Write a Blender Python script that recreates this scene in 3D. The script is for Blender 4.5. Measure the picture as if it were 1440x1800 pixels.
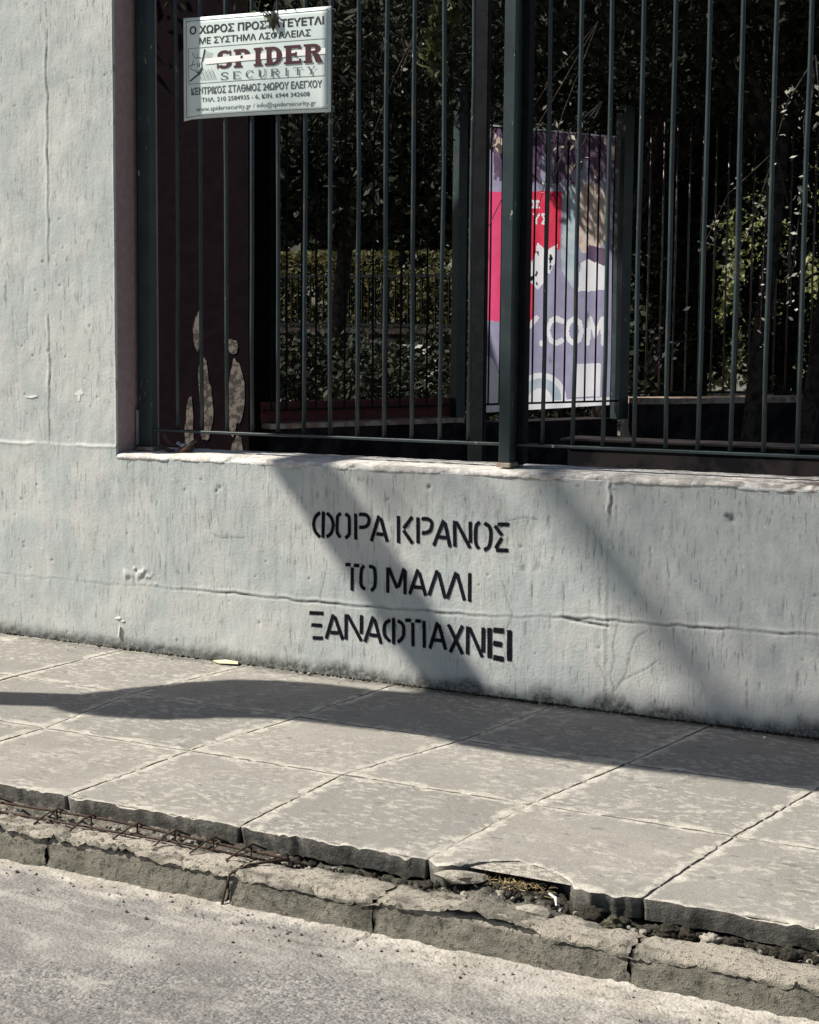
import bpy, bmesh, math, random
import numpy as np
from mathutils import Vector, Matrix
random.seed(7); RNG = np.random.default_rng(11)
SC = bpy.context.scene
COL = SC.collection
for o in list(bpy.data.objects): bpy.data.objects.remove(o)

# ------------------------------------------------------------------ camera
cam_d = bpy.data.cameras.new('camera'); cam = bpy.data.objects.new('camera', cam_d); COL.objects.link(cam)
cam_d.sensor_fit = 'VERTICAL'; cam_d.sensor_height = 24.0; cam_d.lens = 24.0*3006.98/1800.0
cam_d.clip_start = 0.05; cam_d.clip_end = 500
yaw, pitch, roll = 0.4443, 0.1088, 0.009
fw = Vector((-math.sin(yaw)*math.cos(pitch), math.cos(yaw)*math.cos(pitch), -math.sin(pitch)))
rt = Vector((math.cos(yaw), math.sin(yaw), 0)); up = rt.cross(fw)
R_ = math.cos(roll)*rt + math.sin(roll)*up; U_ = -math.sin(roll)*rt + math.cos(roll)*up
m = Matrix((R_, U_, -fw)).transposed().to_4x4(); m.translation = Vector((2.4219, -5.6136, 1.3283))
cam.matrix_world = m
SC.camera = cam

# ------------------------------------------------------------------ sky, sun, exposure
AZ = math.radians(66.0); EL = math.radians(47.6)       # sun comes from the left, grazing the wall
SUN = Vector((math.sin(AZ)*math.cos(EL), math.cos(AZ)*math.cos(EL), -math.sin(EL)))   # way the light travels
world = bpy.data.worlds.new('World'); SC.world = world; world.use_nodes = True
wn = world.node_tree; wn.nodes.clear()
sky = wn.nodes.new('ShaderNodeTexSky'); sky.sky_type = 'NISHITA'; sky.sun_disc = False
sky.sun_elevation = EL; sky.sun_rotation = math.radians(246.0); sky.air_density = 1.0; sky.dust_density = 2.0
bg = wn.nodes.new('ShaderNodeBackground'); bg.inputs['Strength'].default_value = 0.05
wo = wn.nodes.new('ShaderNodeOutputWorld')
wn.links.new(sky.outputs[0], bg.inputs[0]); wn.links.new(bg.outputs[0], wo.inputs[0])
sun_d = bpy.data.lights.new('sun', 'SUN'); sun_d.energy = 5.0; sun_d.angle = math.radians(0.55); sun_d.color = (1.0, 0.94, 0.85)
sun = bpy.data.objects.new('sun', sun_d); COL.objects.link(sun)
sun.rotation_euler = SUN.to_track_quat('-Z', 'Y').to_euler(); sun.location = (-12, -5, 15)
SC.view_settings.view_transform = 'Standard'; SC.view_settings.look = 'None'
SC.view_settings.exposure = 0.75; SC.view_settings.gamma = 1.0; SC.view_settings.use_curve_mapping = False
SC.cycles.use_denoising = True
SC.cycles.max_bounces = 6; SC.cycles.transparent_max_bounces = 12

# ------------------------------------------------------------------ helpers
GS = -0.0193                                              # the street falls gently to the right
def gz(x): return GS*x
def _h(i, j, s):
    n = (i.astype(np.int64)*374761393 + j.astype(np.int64)*668265263 + s*1442695041) & 0xffffffff
    n = ((n ^ (n >> 13))*1274126177) & 0xffffffff
    return ((n ^ (n >> 16)) & 0xffff)/65535.0
def vn(x, y, s=0):
    x = np.asarray(x, float); y = np.asarray(y, float); x, y = np.broadcast_arrays(x, y)
    i = np.floor(x); j = np.floor(y); u = x-i; v = y-j; u = u*u*(3-2*u); v = v*v*(3-2*v)
    a = _h(i, j, s); b = _h(i+1, j, s); c = _h(i, j+1, s); d = _h(i+1, j+1, s)
    return (a*(1-u)+b*u)*(1-v) + (c*(1-u)+d*u)*v
def fbm(x, y, s=0, o=4):
    t = 0; a = .5; n = 0
    for k in range(o):
        t = t + a*vn(x*2**k+k*17.3, y*2**k+k*9.1, s+k); n += a; a *= .5
    return t/n
def sm(a, b, x): t = np.clip((x-a)/(b-a), 0, 1); return t*t*(3-2*t)

def link(o, parent=None, label=None, cat=None, group=None, kind=None):
    COL.objects.link(o)
    if parent is not None: o.parent = parent
    if label: o['label'] = label
    if cat: o['category'] = cat
    if group: o['group'] = group
    if kind: o['kind'] = kind
    return o
def mesh(name, V, F, mat, parent=None, smooth=False, attrs=None, **k):
    me = bpy.data.meshes.new(name)
    V = np.asarray(V, dtype=np.float32)
    if isinstance(F, np.ndarray):
        n, q = F.shape
        me.vertices.add(len(V)); me.vertices.foreach_set('co', V.ravel())
        me.loops.add(n*q); me.loops.foreach_set('vertex_index', F.astype(np.int32).ravel())
        me.polygons.add(n); me.polygons.foreach_set('loop_start', np.arange(0, n*q, q, dtype=np.int32))
        me.update(calc_edges=True)
    else:
        me.from_pydata(V.tolist(), [], F); me.update()
    me.validate()
    if attrs:
        for an, av in attrs.items():
            a = me.attributes.new(an, 'FLOAT', 'POINT'); a.data.foreach_set('value', np.asarray(av, dtype=np.float32).ravel())
    if smooth: me.polygons.foreach_set('use_smooth', [True]*len(me.polygons))
    me.materials.append(mat)
    return link(bpy.data.objects.new(name, me), parent, **k)
def thing(name, loc=(0, 0, 0), **k):
    o = bpy.data.objects.new(name, None); o.empty_display_size = .1; o.location = loc
    return link(o, **k)
def gridF(nx, ny):
    a = np.arange((nx-1)*(ny-1)); i = a % (nx-1); j = a//(nx-1); b = j*nx+i
    return np.stack([b, b+1, b+1+nx, b+nx], 1)
class MB:
    def __init__(s): s.V = []; s.F = []
    def add(s, V, F):
        n = len(s.V); s.V += [tuple(v) for v in V]; s.F += [tuple(i+n for i in f) for f in F]; return s
    def box(s, x0, x1, y0, y1, z0, z1):
        V = [(x, y, z) for z in (z0, z1) for y in (y0, y1) for x in (x0, x1)]
        return s.add(V, [(0, 2, 3, 1), (4, 5, 7, 6), (0, 1, 5, 4), (2, 6, 7, 3), (0, 4, 6, 2), (1, 3, 7, 5)])
    def tube(s, pts, rad, n=8, cap=True, ph=0):
        pts = [Vector(p) for p in pts]
        if not hasattr(rad, '__len__'): rad = [rad]*len(pts)
        rings = []; V = []; ref = None
        for i, p in enumerate(pts):
            t = (pts[min(i+1, len(pts)-1)]-pts[max(i-1, 0)]).normalized()
            if ref is None:
                ref = Vector((1, 0, 0)) if abs(t.x) < .9 else Vector((0, 1, 0))
            a = (ref - t*ref.dot(t)).normalized(); b = t.cross(a); ref = a
            for k in range(n):
                q = 2*math.pi*k/n+ph; V.append(p+(a*math.cos(q)+b*math.sin(q))*rad[i])
        F = []
        for i in range(len(pts)-1):
            for k in range(n): F.append((i*n+k, i*n+(k+1) % n, (i+1)*n+(k+1) % n, (i+1)*n+k))
        if cap: F.append(tuple(range(n-1, -1, -1))); F.append(tuple((len(pts)-1)*n+k for k in range(n)))
        return s.add(V, F)
    def build(s, name, mat, parent=None, **k):
        return mesh(name, s.V, s.F, mat, parent, **k)
def bevel(o, w=.003):
    b = bmesh.new(); b.from_mesh(o.data)
    bmesh.ops.bevel(b, geom=b.edges[:], offset=w, segments=1, affect='EDGES'); b.to_mesh(o.data); b.free(); return o

# ------------------------------------------------------------------ materials
class NT:
    def __init__(s, name, rough=.8, spec=.3, metal=0):
        s.m = bpy.data.materials.new(name); s.m.use_nodes = True; s.t = s.m.node_tree
        s.b = s.t.nodes['Principled BSDF']; s.b.inputs['Roughness'].default_value = rough
        s.b.inputs['Specular IOR Level'].default_value = spec; s.b.inputs['Metallic'].default_value = metal
        s.tc = s.t.nodes.new('ShaderNodeTexCoord'); s.co = s.tc.outputs['Object']
    def put(s, sock, v):
        if isinstance(v, bpy.types.NodeSocket): s.t.links.new(v, sock)
        elif isinstance(v, (tuple, list)):
            sock.default_value = (*v, 1) if len(v) == 3 and sock.type == 'RGBA' else v
        else: sock.default_value = v
    def mapping(s, sc=(1, 1, 1), rot=(0, 0, 0), co=None):
        n = s.t.nodes.new('ShaderNodeMapping'); n.inputs['Scale'].default_value = sc; n.inputs['Rotation'].default_value = rot
        s.t.links.new(co or s.co, n.inputs['Vector']); return n.outputs[0]
    def noise(s, scale=5, detail=4, rough=.55, sc=(1, 1, 1), dist=0, co=None):
        n = s.t.nodes.new('ShaderNodeTexNoise'); n.inputs['Scale'].default_value = scale; n.inputs['Detail'].default_value = detail
        n.inputs['Roughness'].default_value = rough; n.inputs['Distortion'].default_value = dist
        s.t.links.new(s.mapping(sc, co=co), n.inputs['Vector']); return n.outputs['Fac']
    def voro(s, scale=50, out='Distance', sc=(1, 1, 1), feature='F1'):
        n = s.t.nodes.new('ShaderNodeTexVoronoi'); n.inputs['Scale'].default_value = scale; n.feature = feature
        s.t.links.new(s.mapping(sc), n.inputs['Vector']); return n.outputs[out]
    def ramp(s, f, a, b, lo=0., hi=1.):
        n = s.t.nodes.new('ShaderNodeMapRange'); n.interpolation_type = 'SMOOTHSTEP'
        s.put(n.inputs['Value'], f)
        for k, v in zip(('From Min', 'From Max', 'To Min', 'To Max'), (a, b, lo, hi)): n.inputs[k].default_value = v
        return n.outputs['Result']
    def mix(s, f, a, b, mode='MIX'):
        n = s.t.nodes.new('ShaderNodeMix'); n.data_type = 'RGBA'; n.blend_type = mode
        s.put(n.inputs[0], f); s.put(n.inputs[6], a); s.put(n.inputs[7], b); return n.outputs[2]
    def math(s, op, a, b=0.):
        n = s.t.nodes.new('ShaderNodeMath'); n.operation = op; s.put(n.inputs[0], a); s.put(n.inputs[1], b); return n.outputs[0]
    def attr(s, name):
        n = s.t.nodes.new('ShaderNodeAttribute'); n.attribute_name = name; return n.outputs['Fac']
    def rnd(s):
        n = s.t.nodes.new('ShaderNodeObjectInfo'); return n.outputs['Random']
    def bump(s, h, strength=.5, dist=.005):
        n = s.t.nodes.new('ShaderNodeBump'); n.inputs['Strength'].default_value = strength; n.inputs['Distance'].default_value = dist
        s.put(n.inputs['Height'], h); s.t.links.new(n.outputs[0], s.b.inputs['Normal'])
    def done(s, col): s.put(s.b.inputs['Base Color'], col); return s.m

def m_wall():
    t = NT('wall_paint', .75, .3)
    c = t.mix(t.ramp(t.noise(2.4, 5, .6, dist=.8), .42, .58), (.425, .465, .455), (.525, .535, .51))
    c = t.mix(t.ramp(t.noise(9, 5), .45, .7, 0, .35), c, (.40, .43, .42))
    st = t.math('MULTIPLY', t.ramp(t.noise(1, 3, .6, (105, 1, 15)), .56, .66), t.ramp(t.noise(5, 3), .38, .55))
    c = t.mix(t.math('MULTIPLY', st, .72), c, (.18, .195, .185))
    st2 = t.math('MULTIPLY', t.ramp(t.noise(1, 4, .6, (40, 1, 3.5), dist=.3), .55, .75), .35)
    c = t.mix(st2, c, (.40, .43, .42))
    sp = t.ramp(t.noise(160, 2), .70, .78, 0, .55)
    c = t.mix(sp, c, (.20, .21, .20))
    bl = t.math('MULTIPLY', t.ramp(t.noise(3.3, 5, .6, dist=.6), .56, .66), .35)
    c = t.mix(bl, c, (.58, .56, .52))
    ch = t.ramp(t.noise(42, 3, .55, dist=1.2), .70, .74, 0, .7)
    c = t.mix(ch, c, (.25, .255, .24))
    pale = t.math('MULTIPLY', t.ramp(t.noise(38, 3), .66, .74), .5)
    c = t.mix(pale, c, (.66, .665, .64))
    c = t.mix(t.ramp(t.noise(520, 1), .3, .7, 0, .10), c, (.3, .31, .3))
    c = t.mix(t.attr('paint'), c, (.70, .69, .65))
    c = t.mix(t.attr('streak'), c, (.20, .215, .205))
    dn = t.math('MULTIPLY', t.attr('dirt'), t.ramp(t.noise(90, 4), .25, .6, .55, 1))
    c = t.mix(dn, c, (.055, .058, .05))
    h = t.math('ADD', t.math('MULTIPLY', t.noise(1, 3, .6, (50, 1, 9)), .8), t.math('MULTIPLY', t.noise(85, 4), 1.0))
    t.bump(h, .28, .004); return t.done(c)
def m_sill():
    t = NT('sill_paint', .8, .25)
    c = t.mix(t.ramp(t.noise(14, 5), .35, .6), (.50, .49, .455), (.66, .65, .61))
    c = t.mix(t.ramp(t.noise(1, 5, .65, (9, 40, 60)), .60, .68, 0, .85), c, (.13, .12, .105))
    c = t.mix(t.math('MULTIPLY', t.attr('dirt'), t.ramp(t.noise(30, 4), .35, .6)), c, (.17, .13, .11))
    t.bump(t.noise(70, 5), .9, .006); return t.done(c)
def m_slab():
    t = NT('concrete_slab', .9, .15); r = t.rnd()
    c = t.mix(r, (.215, .210, .197), (.295, .280, .250))
    c = t.mix(t.ramp(t.noise(5, 4), .35, .65, 0, .6), c, (.225, .212, .188))
    n1 = t.ramp(t.noise(30, 5, .62, (1, 1.35, 1), dist=.4), .50, .60)
    msk = t.ramp(t.noise(3.4, 3), .38, .55)
    c = t.mix(t.ramp(t.noise(2.1, 5, .6), .42, .68, 0, .55), c, (.19, .185, .17))
    c = t.mix(t.math('MULTIPLY', t.math('MULTIPLY', n1, msk), .7), c, (.42, .40, .355))
    e = t.math('ADD', t.attr('edge'), t.ramp(t.noise(15, 5), .3, .7, -.022, .022))
    c = t.mix(t.ramp(e, .036, .010, 0, .85), c, t.mix(t.ramp(t.noise(40, 3), .4, .6), (.50, .475, .415), (.40, .38, .33)))
    c = t.mix(t.ramp(t.attr('edge'), .004, .001, 0, .45), c, (.09, .085, .075))
    c = t.mix(t.ramp(t.noise(14, 3, .5, (1, 2.0, 1)), .64, .69, 0, .7), c, (.13, .125, .115))
    c = t.mix(t.ramp(t.noise(110, 3, .6), .58, .66, 0, .45), c, (.13, .125, .11))
    c = t.mix(t.ramp(t.noise(95, 3, .6, dist=.5), .60, .67, 0, .4), c, (.44, .42, .38))
    c = t.mix(t.ramp(t.noise(240, 2), .35, .7, 0, .35), c, (.16, .15, .135))
    c = t.mix(t.math('MULTIPLY', t.attr('dirt'), t.ramp(t.noise(60, 4), .3, .6, .6, 1)), c, (.042, .042, .036))
    h = t.math('ADD', t.noise(60, 5, .65), t.math('MULTIPLY', t.noise(230, 3), .6))
    t.bump(h, .6, .004); return t.done(c)
def m_kerb():
    t = NT('kerb_concrete', .95, .12)
    c = t.mix(t.ramp(t.noise(9, 5), .35, .65), (.19, .18, .152), (.26, .245, .205))
    c = t.mix(t.attr('pale'), c, (.46, .42, .355))
    c = t.mix(t.ramp(t.noise(75, 4, .7), .54, .62, 0, .75), c, (.055, .053, .042))
    c = t.mix(t.ramp(t.noise(120, 3, .6), .60, .72, 0, .5), c, (.42, .39, .34))
    c = t.mix(t.math('MULTIPLY', t.attr('dirt'), t.ramp(t.noise(45, 4), .25, .6, .5, 1)), c, (.045, .044, .034))
    h = t.math('ADD', t.noise(75, 6, .7), t.math('MULTIPLY', t.noise(300, 3), .4))
    t.bump(h, 1.0, .010); return t.done(c)
def m_asphalt():
    t = NT('asphalt', .9, .25)
    v = t.voro(120, 'Color'); vd = t.voro(120, 'Distance')
    g = t.math('MULTIPLY', v, 1.0)
    c = t.mix(t.ramp(g, .15, .85), (.15, .146, .14), (.26, .25, .235))
    c = t.mix(t.ramp(t.noise(120, 4, .7), .50, .60, 0, .75), c, (.06, .058, .056))
    c = t.mix(t.ramp(t.voro(150, 'Distance'), .22, .14, 0, .6), c, (.38, .365, .34))
    c = t.mix(t.attr('smooth'), c, t.mix(t.ramp(t.noise(12, 5), .3, .7), (.178, .170, .163), (.225, .212, .20)))
    n = t.ramp(t.noise(26, 6, .65, (1, 1.6, 1)), .26, .52)
    c = t.mix(t.math('MULTIPLY', t.attr('cement'), n), c, t.mix(t.ramp(t.noise(10, 4), .4, .6), (.33, .305, .26), (.44, .415, .365)))
    c = t.mix(t.ramp(t.noise(4, 4), .5, .75, 0, .35), c, (.13, .127, .12))
    c = t.mix(t.ramp(t.noise(85, 4, .7), .60, .66, 0, .7), c, (.07, .067, .06))
    c = t.mix(t.attr('dirt'), c, (.06, .058, .05))
    c = t.mix(t.ramp(t.noise(5, 6, .7, (1, 1.8, 1), dist=.5), .50, .64, 0, .6), c, (.34, .325, .295))
    c = t.mix(t.ramp(t.noise(3.1, 5, .65, (1, 1.5, 1)), .52, .66, 0, .45), c, (.10, .097, .092))
    h = t.math('ADD', t.math('MULTIPLY', vd, -.5), t.noise(90, 3))
    t.bump(h, .7, .005); return t.done(c)
def simple(name, a, b=None, rough=.8, sc=20, spec=.3, metal=0, bump=.3, bd=.003, lo=.4, hi=.6):
    t = NT(name, rough, spec, metal); b = b or tuple(x*.7 for x in a)
    c = t.mix(t.ramp(t.noise(sc, 5, .6), lo, hi), a, b)
    if bump: t.bump(t.noise(sc*4, 4), bump, bd)
    return t.done(c)
def m_teal():
    t = NT('green_fence_paint', .42, .45)
    c = t.mix(t.ramp(t.noise(7, 4), .4, .6), (.013, .025, .028), (.021, .036, .039))
    c = t.mix(t.ramp(t.noise(26, 5, .7, (1, 1, .3)), .60, .68, 0, .8), c, (.07, .05, .04))
    c = t.mix(t.ramp(t.noise(34, 5, .7, (1, 1, .35)), .65, .70), c, (.30, .31, .29))
    t.bump(t.noise(60, 3), .25, .002); return t.done(c)
def m_leaf(name, a, b, tr=.25, spec=.15):
    t = NT(name, .7, spec)
    c = t.mix(t.ramp(t.noise(9, 2), .35, .65), a, b); m = t.done(c)
    d = t.t.nodes.new('ShaderNodeBsdfTranslucent'); t.t.links.new(c, d.inputs[0])
    mx = t.t.nodes.new('ShaderNodeMixShader'); mx.inputs[0].default_value = tr
    t.t.links.new(t.b.outputs[0], mx.inputs[1]); t.t.links.new(d.outputs[0], mx.inputs[2])
    t.t.links.new(mx.outputs[0], t.t.nodes['Material Output'].inputs[0]); return m
def m_spray():
    t = NT('black_spray_paint', .85, .06)
    e = t.math('ADD', t.attr('cov'), t.ramp(t.noise(420, 3), .3, .7, -.22, .22))
    a = t.ramp(e, .30, .62); w = t.ramp(t.noise(70, 4), .72, .80, 1, .6)
    c = t.mix(t.ramp(t.noise(50, 3), .3, .7), (.006, .006, .009), (.014, .013, .02)); m = t.done(c)
    t.put(t.b.inputs['Alpha'], t.math('MULTIPLY', a, w)); return m
M = dict(wall=m_wall(), sill=m_sill(), slab=m_slab(), kerb=m_kerb(), asphalt=m_asphalt(), teal=m_teal(), spray=m_spray(),
    core=simple('concrete_core', (.35, .34, .32)),
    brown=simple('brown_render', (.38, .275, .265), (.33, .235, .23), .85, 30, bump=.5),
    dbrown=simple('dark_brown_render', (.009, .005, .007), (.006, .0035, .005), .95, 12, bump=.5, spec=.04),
    rust=simple('rusty_steel', (.028, .019, .015), (.07, .042, .03), .85, 60, bump=.6),
    red=simple('red_oxide_steel', (.12, .026, .020), (.075, .02, .018), .7, 30),
    iron=simple('dark_iron', (.004, .006, .006), (.008, .010, .011), .7, 20, spec=.12),
    bed=simple('mortar_bed', (.42, .395, .34), (.22, .205, .18), .95, 45, bump=.9, bd=.008),
    soil=simple('dry_soil', (.11, .095, .07), (.035, .032, .024), .95, 60, bump=1., bd=.01),
    moss=simple('black_moss', (.016, .015, .011), (.055, .048, .036), 1., 150, bump=1., bd=.006),
    moss2=simple('dusty_moss', (.05, .050, .028), (.12, .11, .075), 1., 120, bump=1., bd=.006),
    stone=simple('rubble_stone', (.30, .28, .24), (.17, .16, .13), .95, 40, bump=.9, bd=.006),
    inner=simple('inner_bar_paint', (.045, .040, .038), (.085, .065, .055), .35, 25, spec=.6),
    bark=simple('bark', (.05, .042, .038), (.018, .016, .015), .95, 14, spec=.08, bump=1., bd=.02),
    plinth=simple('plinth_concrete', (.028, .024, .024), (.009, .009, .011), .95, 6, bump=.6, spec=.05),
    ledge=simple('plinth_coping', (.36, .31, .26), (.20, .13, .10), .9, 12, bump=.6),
    dapple=simple('painted_dapple', (.16, .14, .12), (.05, .042, .038), .95, 26, bump=.8, lo=.44, hi=.56),  # pale tone for the sun dapples painted on the pillar
    ground=simple('courtyard_ground', (.12, .11, .095), (.07, .065, .055), .95, 3, bump=.6, bd=.01),
    canvas=simple('grey_canvas', (.35, .34, .32), (.28, .27, .26), .9, 8),
    steel=simple('galvanised_steel', (.4, .41, .42), (.3, .31, .32), .45, 8, metal=.7),
    paper=simple('paper', (.80, .79, .74), (.68, .67, .62), .9, 12, bump=.1),
    card=simple('cardboard', (.70, .62, .40), (.58, .50, .32), .9, 12, bump=.2),
    straw=simple('dry_leaf_litter', (.36, .29, .15), (.20, .15, .08), .9, 40, bump=.4),
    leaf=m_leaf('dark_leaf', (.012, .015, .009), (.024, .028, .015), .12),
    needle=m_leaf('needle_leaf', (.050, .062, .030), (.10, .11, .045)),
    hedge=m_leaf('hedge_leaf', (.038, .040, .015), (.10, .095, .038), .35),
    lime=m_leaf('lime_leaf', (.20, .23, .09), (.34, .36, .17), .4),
    silver=m_leaf('pale_leaf', (.34, .34, .28), (.50, .50, .44), .3),
    yellow=simple('ochre_render', (.34, .31, .14), (.24, .22, .10), .85, 5),
    ink=simple('black_print', (.02, .024, .03), (.03, .034, .04), .6, 30, bump=0),
    grey_ink=simple('grey_print', (.07, .09, .10), (.10, .12, .13), .6, 30, bump=0),
    maroon=simple('maroon_print', (.055, .016, .022), (.07, .02, .028), .6, 30, bump=0),
    board=simple('pale_sign_board', (.60, .70, .69), (.66, .745, .725), .45, 6, bump=.05),
    tape=simple('white_tape', (.88, .88, .88), (.85, .85, .85), .5, 6, bump=0),
    b_purple=m_leaf('banner_purple', (.33, .32, .47), (.38, .37, .53), .6),
    b_dark=m_leaf('banner_dark_print', (.10, .07, .13), (.17, .12, .19), .6),
    b_red=m_leaf('banner_red', (.72, .05, .11), (.78, .07, .13), .6),
    b_pink=m_leaf('banner_pink', (.85, .10, .25), (.80, .09, .22), .6),
    b_white=m_leaf('banner_white', (.86, .87, .92), (.80, .82, .90), .6),
    b_skin=m_leaf('banner_photo_tone', (.55, .44, .40), (.75, .66, .60), .6),
    b_teal=m_leaf('banner_blue_grey', (.42, .52, .62), (.52, .62, .68), .6),
    b_ink=m_leaf('banner_black_print', (.03, .03, .04), (.05, .04, .06), .3))

# ------------------------------------------------------------------ SETTING: boundary wall
WX = -1.54; ZT = .80
def seg_d(x, z, pts):
    d = np.full(np.broadcast(x, z).shape, 9.)
    for (a, b), (c, e) in zip(pts[:-1], pts[1:]):
        vx, vz = c-a, e-b; L = vx*vx+vz*vz+1e-9
        t = np.clip(((x-a)*vx+(z-b)*vz)/L, 0, 1); d = np.minimum(d, np.hypot(x-a-t*vx, z-b-t*vz))
    return d
PITS = [(RNG.uniform(-2.1, 1.3), RNG.uniform(.03, 2.6), RNG.uniform(.0025, .007)) for _ in range(150)]
_r = np.random.default_rng(77)
STREAKS = [(_r.uniform(-2.2, 1.4), _r.uniform(.08, 2.6), _r.uniform(.012, .085), _r.uniform(.0022, .0045), _r.uniform(.25, .85)) for _ in range(520)]
STREAKS = [(a, b, c, d, e*float(sm(.36, .62, fbm(a*2.3+7, b*2.3, 78, 3)))*1.25) for a, b, c, d, e in STREAKS if a < -1.56 or b < .78]+[(_r.uniform(-1.5, 1.3), _r.uniform(.55, .79), _r.uniform(.03, .12), _r.uniform(.003, .006), _r.uniform(.2, .6)) for _ in range(60)]
CRACKS = [[(.539, .0), (.545, .07), (.530, .12), (.548, .174), (.540, .23), (.552, .30)], [(.545, .06), (.585, .12), (.60, .20), (.622, .26), (.66, .285)],
          [(.56, .09), (.61, .125), (.66, .15), (.70, .185)], [(.50, .02), (.515, .09), (.49, .15)], [(.18, .10), (.13, .22), (.16, .30), (.12, .42)],
          [(-1.10, .52), (-1.05, .505), (-.95, .51)], [(.10, .60), (.14, .64), (.20, .655), (.25, .65)], [(-.62, .30), (-.60, .40)]]
def wall_h(x, z):
    """returns outward height (m), dirt, paint for points of the wall face"""
    jx = (vn(x*30, z*30, 3)-.5)*.006
    h = (fbm(x*3, z*3, 1)-.5)*.010 + (fbm(x*30, z*6, 2, 4)-.5)*.0018 + (fbm(x*14, z*12, 5, 4)-.5)*.0022
    dirt = np.zeros_like(h); paint = np.zeros_like(h)
    # casting joint low on the wall
    zc = np.interp(x, [-2.4, -1.5, -1.2, -.6, .2, .34, .54, 1.25, 3], [.288, .284, .292, .283, .292, .308, .310, .320, .33]) + (vn(x*22, 0*x, 8)-.5)*.009
    act = np.interp(x, [-3, -1.5, -1.25, -1.1, .0, .18, .30, .36, .7, 1.2, 1.5], [.15, .2, .5, 1, .9, .35, .2, 1, 1, .6, .3])*(.55+.75*vn(x*8, 0*x, 12))
    g = np.exp(-((z-zc)/.0038)**2); h -= g*.0034*act; h += np.where(z < zc, .0015, 0)*act*np.exp(-((z-zc)/.09)**2)
    h += np.exp(-((z-zc-.009)/.006)**2)*.0020*act
    dirt = np.maximum(dirt, g*np.clip(act, 0, 1)*.75)
    g = np.exp(-(np.minimum(np.abs(z-.297+(x-.44)*.09), 9)/.004)**2)*sm(.34, .38, x)*sm(.54, .50, x); h -= g*.005; dirt = np.maximum(dirt, g*.9)
    # bead at the foot of the pier
    zc2 = .838+(x+1.54)*-.004 + (vn(x*18, 0*x, 4)-.5)*.010
    m_ = (x < WX-.0)*1.
    bk = .25+.75*sm(.35, .6, vn(x*9, 0*z, 55)); h += np.exp(-((z-zc2)/.006)**2)*.0026*m_*bk; h += sm(-.003, .003, z-zc2)*(-.0018)*m_; paint = np.maximum(paint, np.exp(-((z-zc2)/.004)**2)*.5*m_*bk)
    # vertical joint on pier, vertical joint on the low wall
    xv = -1.872 + (vn(0*z, z*14, 6)-.5)*.010 + (z-.8)*.006
    a = (z > .84)*(.3+.9*vn(0*z+3, z*9, 7)); a = a*sm(.35, .6, vn(0*z+9, z*5, 27)); h += np.exp(-((x-xv)/.006)**2)*.0022*a - np.exp(-((x-xv-.009)/.004)**2)*.0018*a
    dirt = np.maximum(dirt, np.exp(-((x-xv-.008)/.0035)**2)*sm(.50, .68, vn(x*3, z*26, 9))*(z > .84)*.8)
    dirt = np.maximum(dirt, np.exp(-((x-xv-.004)/.003)**2)*(z > .84)*(z < 1.10)*.7)
    xw = .510 + (vn(0*z, z*40, 16)-.5)*.008
    a = (x > WX)*np.interp(z, [0, .3, .35, .66, .69, .8], [.25, .4, .3, .25, 1.4, 1.5]); a = a*(.5+.8*vn(0*z, z*30, 31))
    h += np.exp(-((x-xw)/.006)**2)*.0026*a - np.exp(-((x-xw-.010)/.0035)**2)*.0022*a
    dirt = np.maximum(dirt, np.exp(-((x-xw-.009)/.0035)**2)*(z > .67)*(z < .80)*(x > WX)*.85*sm(.3, .5, vn(x*5, z*50, 22)))
    dirt = np.maximum(dirt, np.exp(-((x-xw)/.0025)**2)*(z < .67)*(z > .05)*.35*(x > WX))
    paint = np.maximum(paint, np.exp(-((x-xw)/.005)**2)*(z > .60)*(x > WX)*.7)
    for c in CRACKS:
        d = seg_d(x+jx, z+jx, c); g = np.exp(-(d/.0026)**2); h -= g*.0007; dirt = np.maximum(dirt, g*.55)
    for px, pz, r in PITS:
        s_ = (np.abs(x-px) < r*3) & (np.abs(z-pz) < r*3)
        if s_.any():
            g = np.exp(-(((x[s_]-px)**2+(z[s_]-pz)**2)/(r*r*.6))); h[s_] -= g*.003; dirt[s_] = np.maximum(dirt[s_], g*.65)
    for px, pz, r, dd in [(.944, .692, .013, 1.), (.930, .700, .007, .8), (.20, .47, .012, .35), (.25, .475, .012, .25), (-.172, .745, .007, .8), (-1.06, .70, .008, .6), (-1.075, .685, .006, .6)]:
        g = np.exp(-(((x-px)**2+(z-pz)**2)/(r*r))); h -= g*.006*dd; dirt = np.maximum(dirt, g*dd)
    for px, pz, r in [(-1.42, .335, .03), (-1.45, .36, .02), (-1.36, .32, .02), (-1.50, .33, .02)]:
        g = np.exp(-(((x-px)**2+(z-pz)**2)/(r*r)))*sm(.5, .75, vn(x*70, z*70, 14)); h += g*.005
    # grime at the foot, ragged edge
    zb = z-gz(x)
    gr = sm(.055, .0, zb - .05*(fbm(x*14, z*6, 33)-.35)*np.interp(x, [-2, -.9, 0, .5, 1.2], [.5, .8, 1.6, 1.8, 1.2]))
    dirt = np.maximum(dirt, gr*.9); h -= gr*(.004*vn(x*50, z*50, 18))
    top = sm(.77, .80, z)*(x > WX); dirt = np.maximum(dirt, top*.4*sm(.5, .7, fbm(x*25, z*40, 40)))
    return h, dirt, paint
def wall_y(x, z):
    h, d, p = wall_h(np.array([x], float), np.array([z], float)); return -h[0]
s = .005
xs = np.concatenate([np.arange(-12, -2.45, .1), WX-s*np.arange(180, 0, -1), WX+s*np.arange(0, 611), np.arange(1.55, 12.1, .1)])
zs = np.concatenate([[-.35, -.2], ZT-s*np.arange(176, 0, -1), ZT+s*np.arange(0, 374), [2.75, 2.9, 3.05]])
X, Z = np.meshgrid(xs, zs); H, D_, P_ = wall_h(X, Z)
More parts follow.
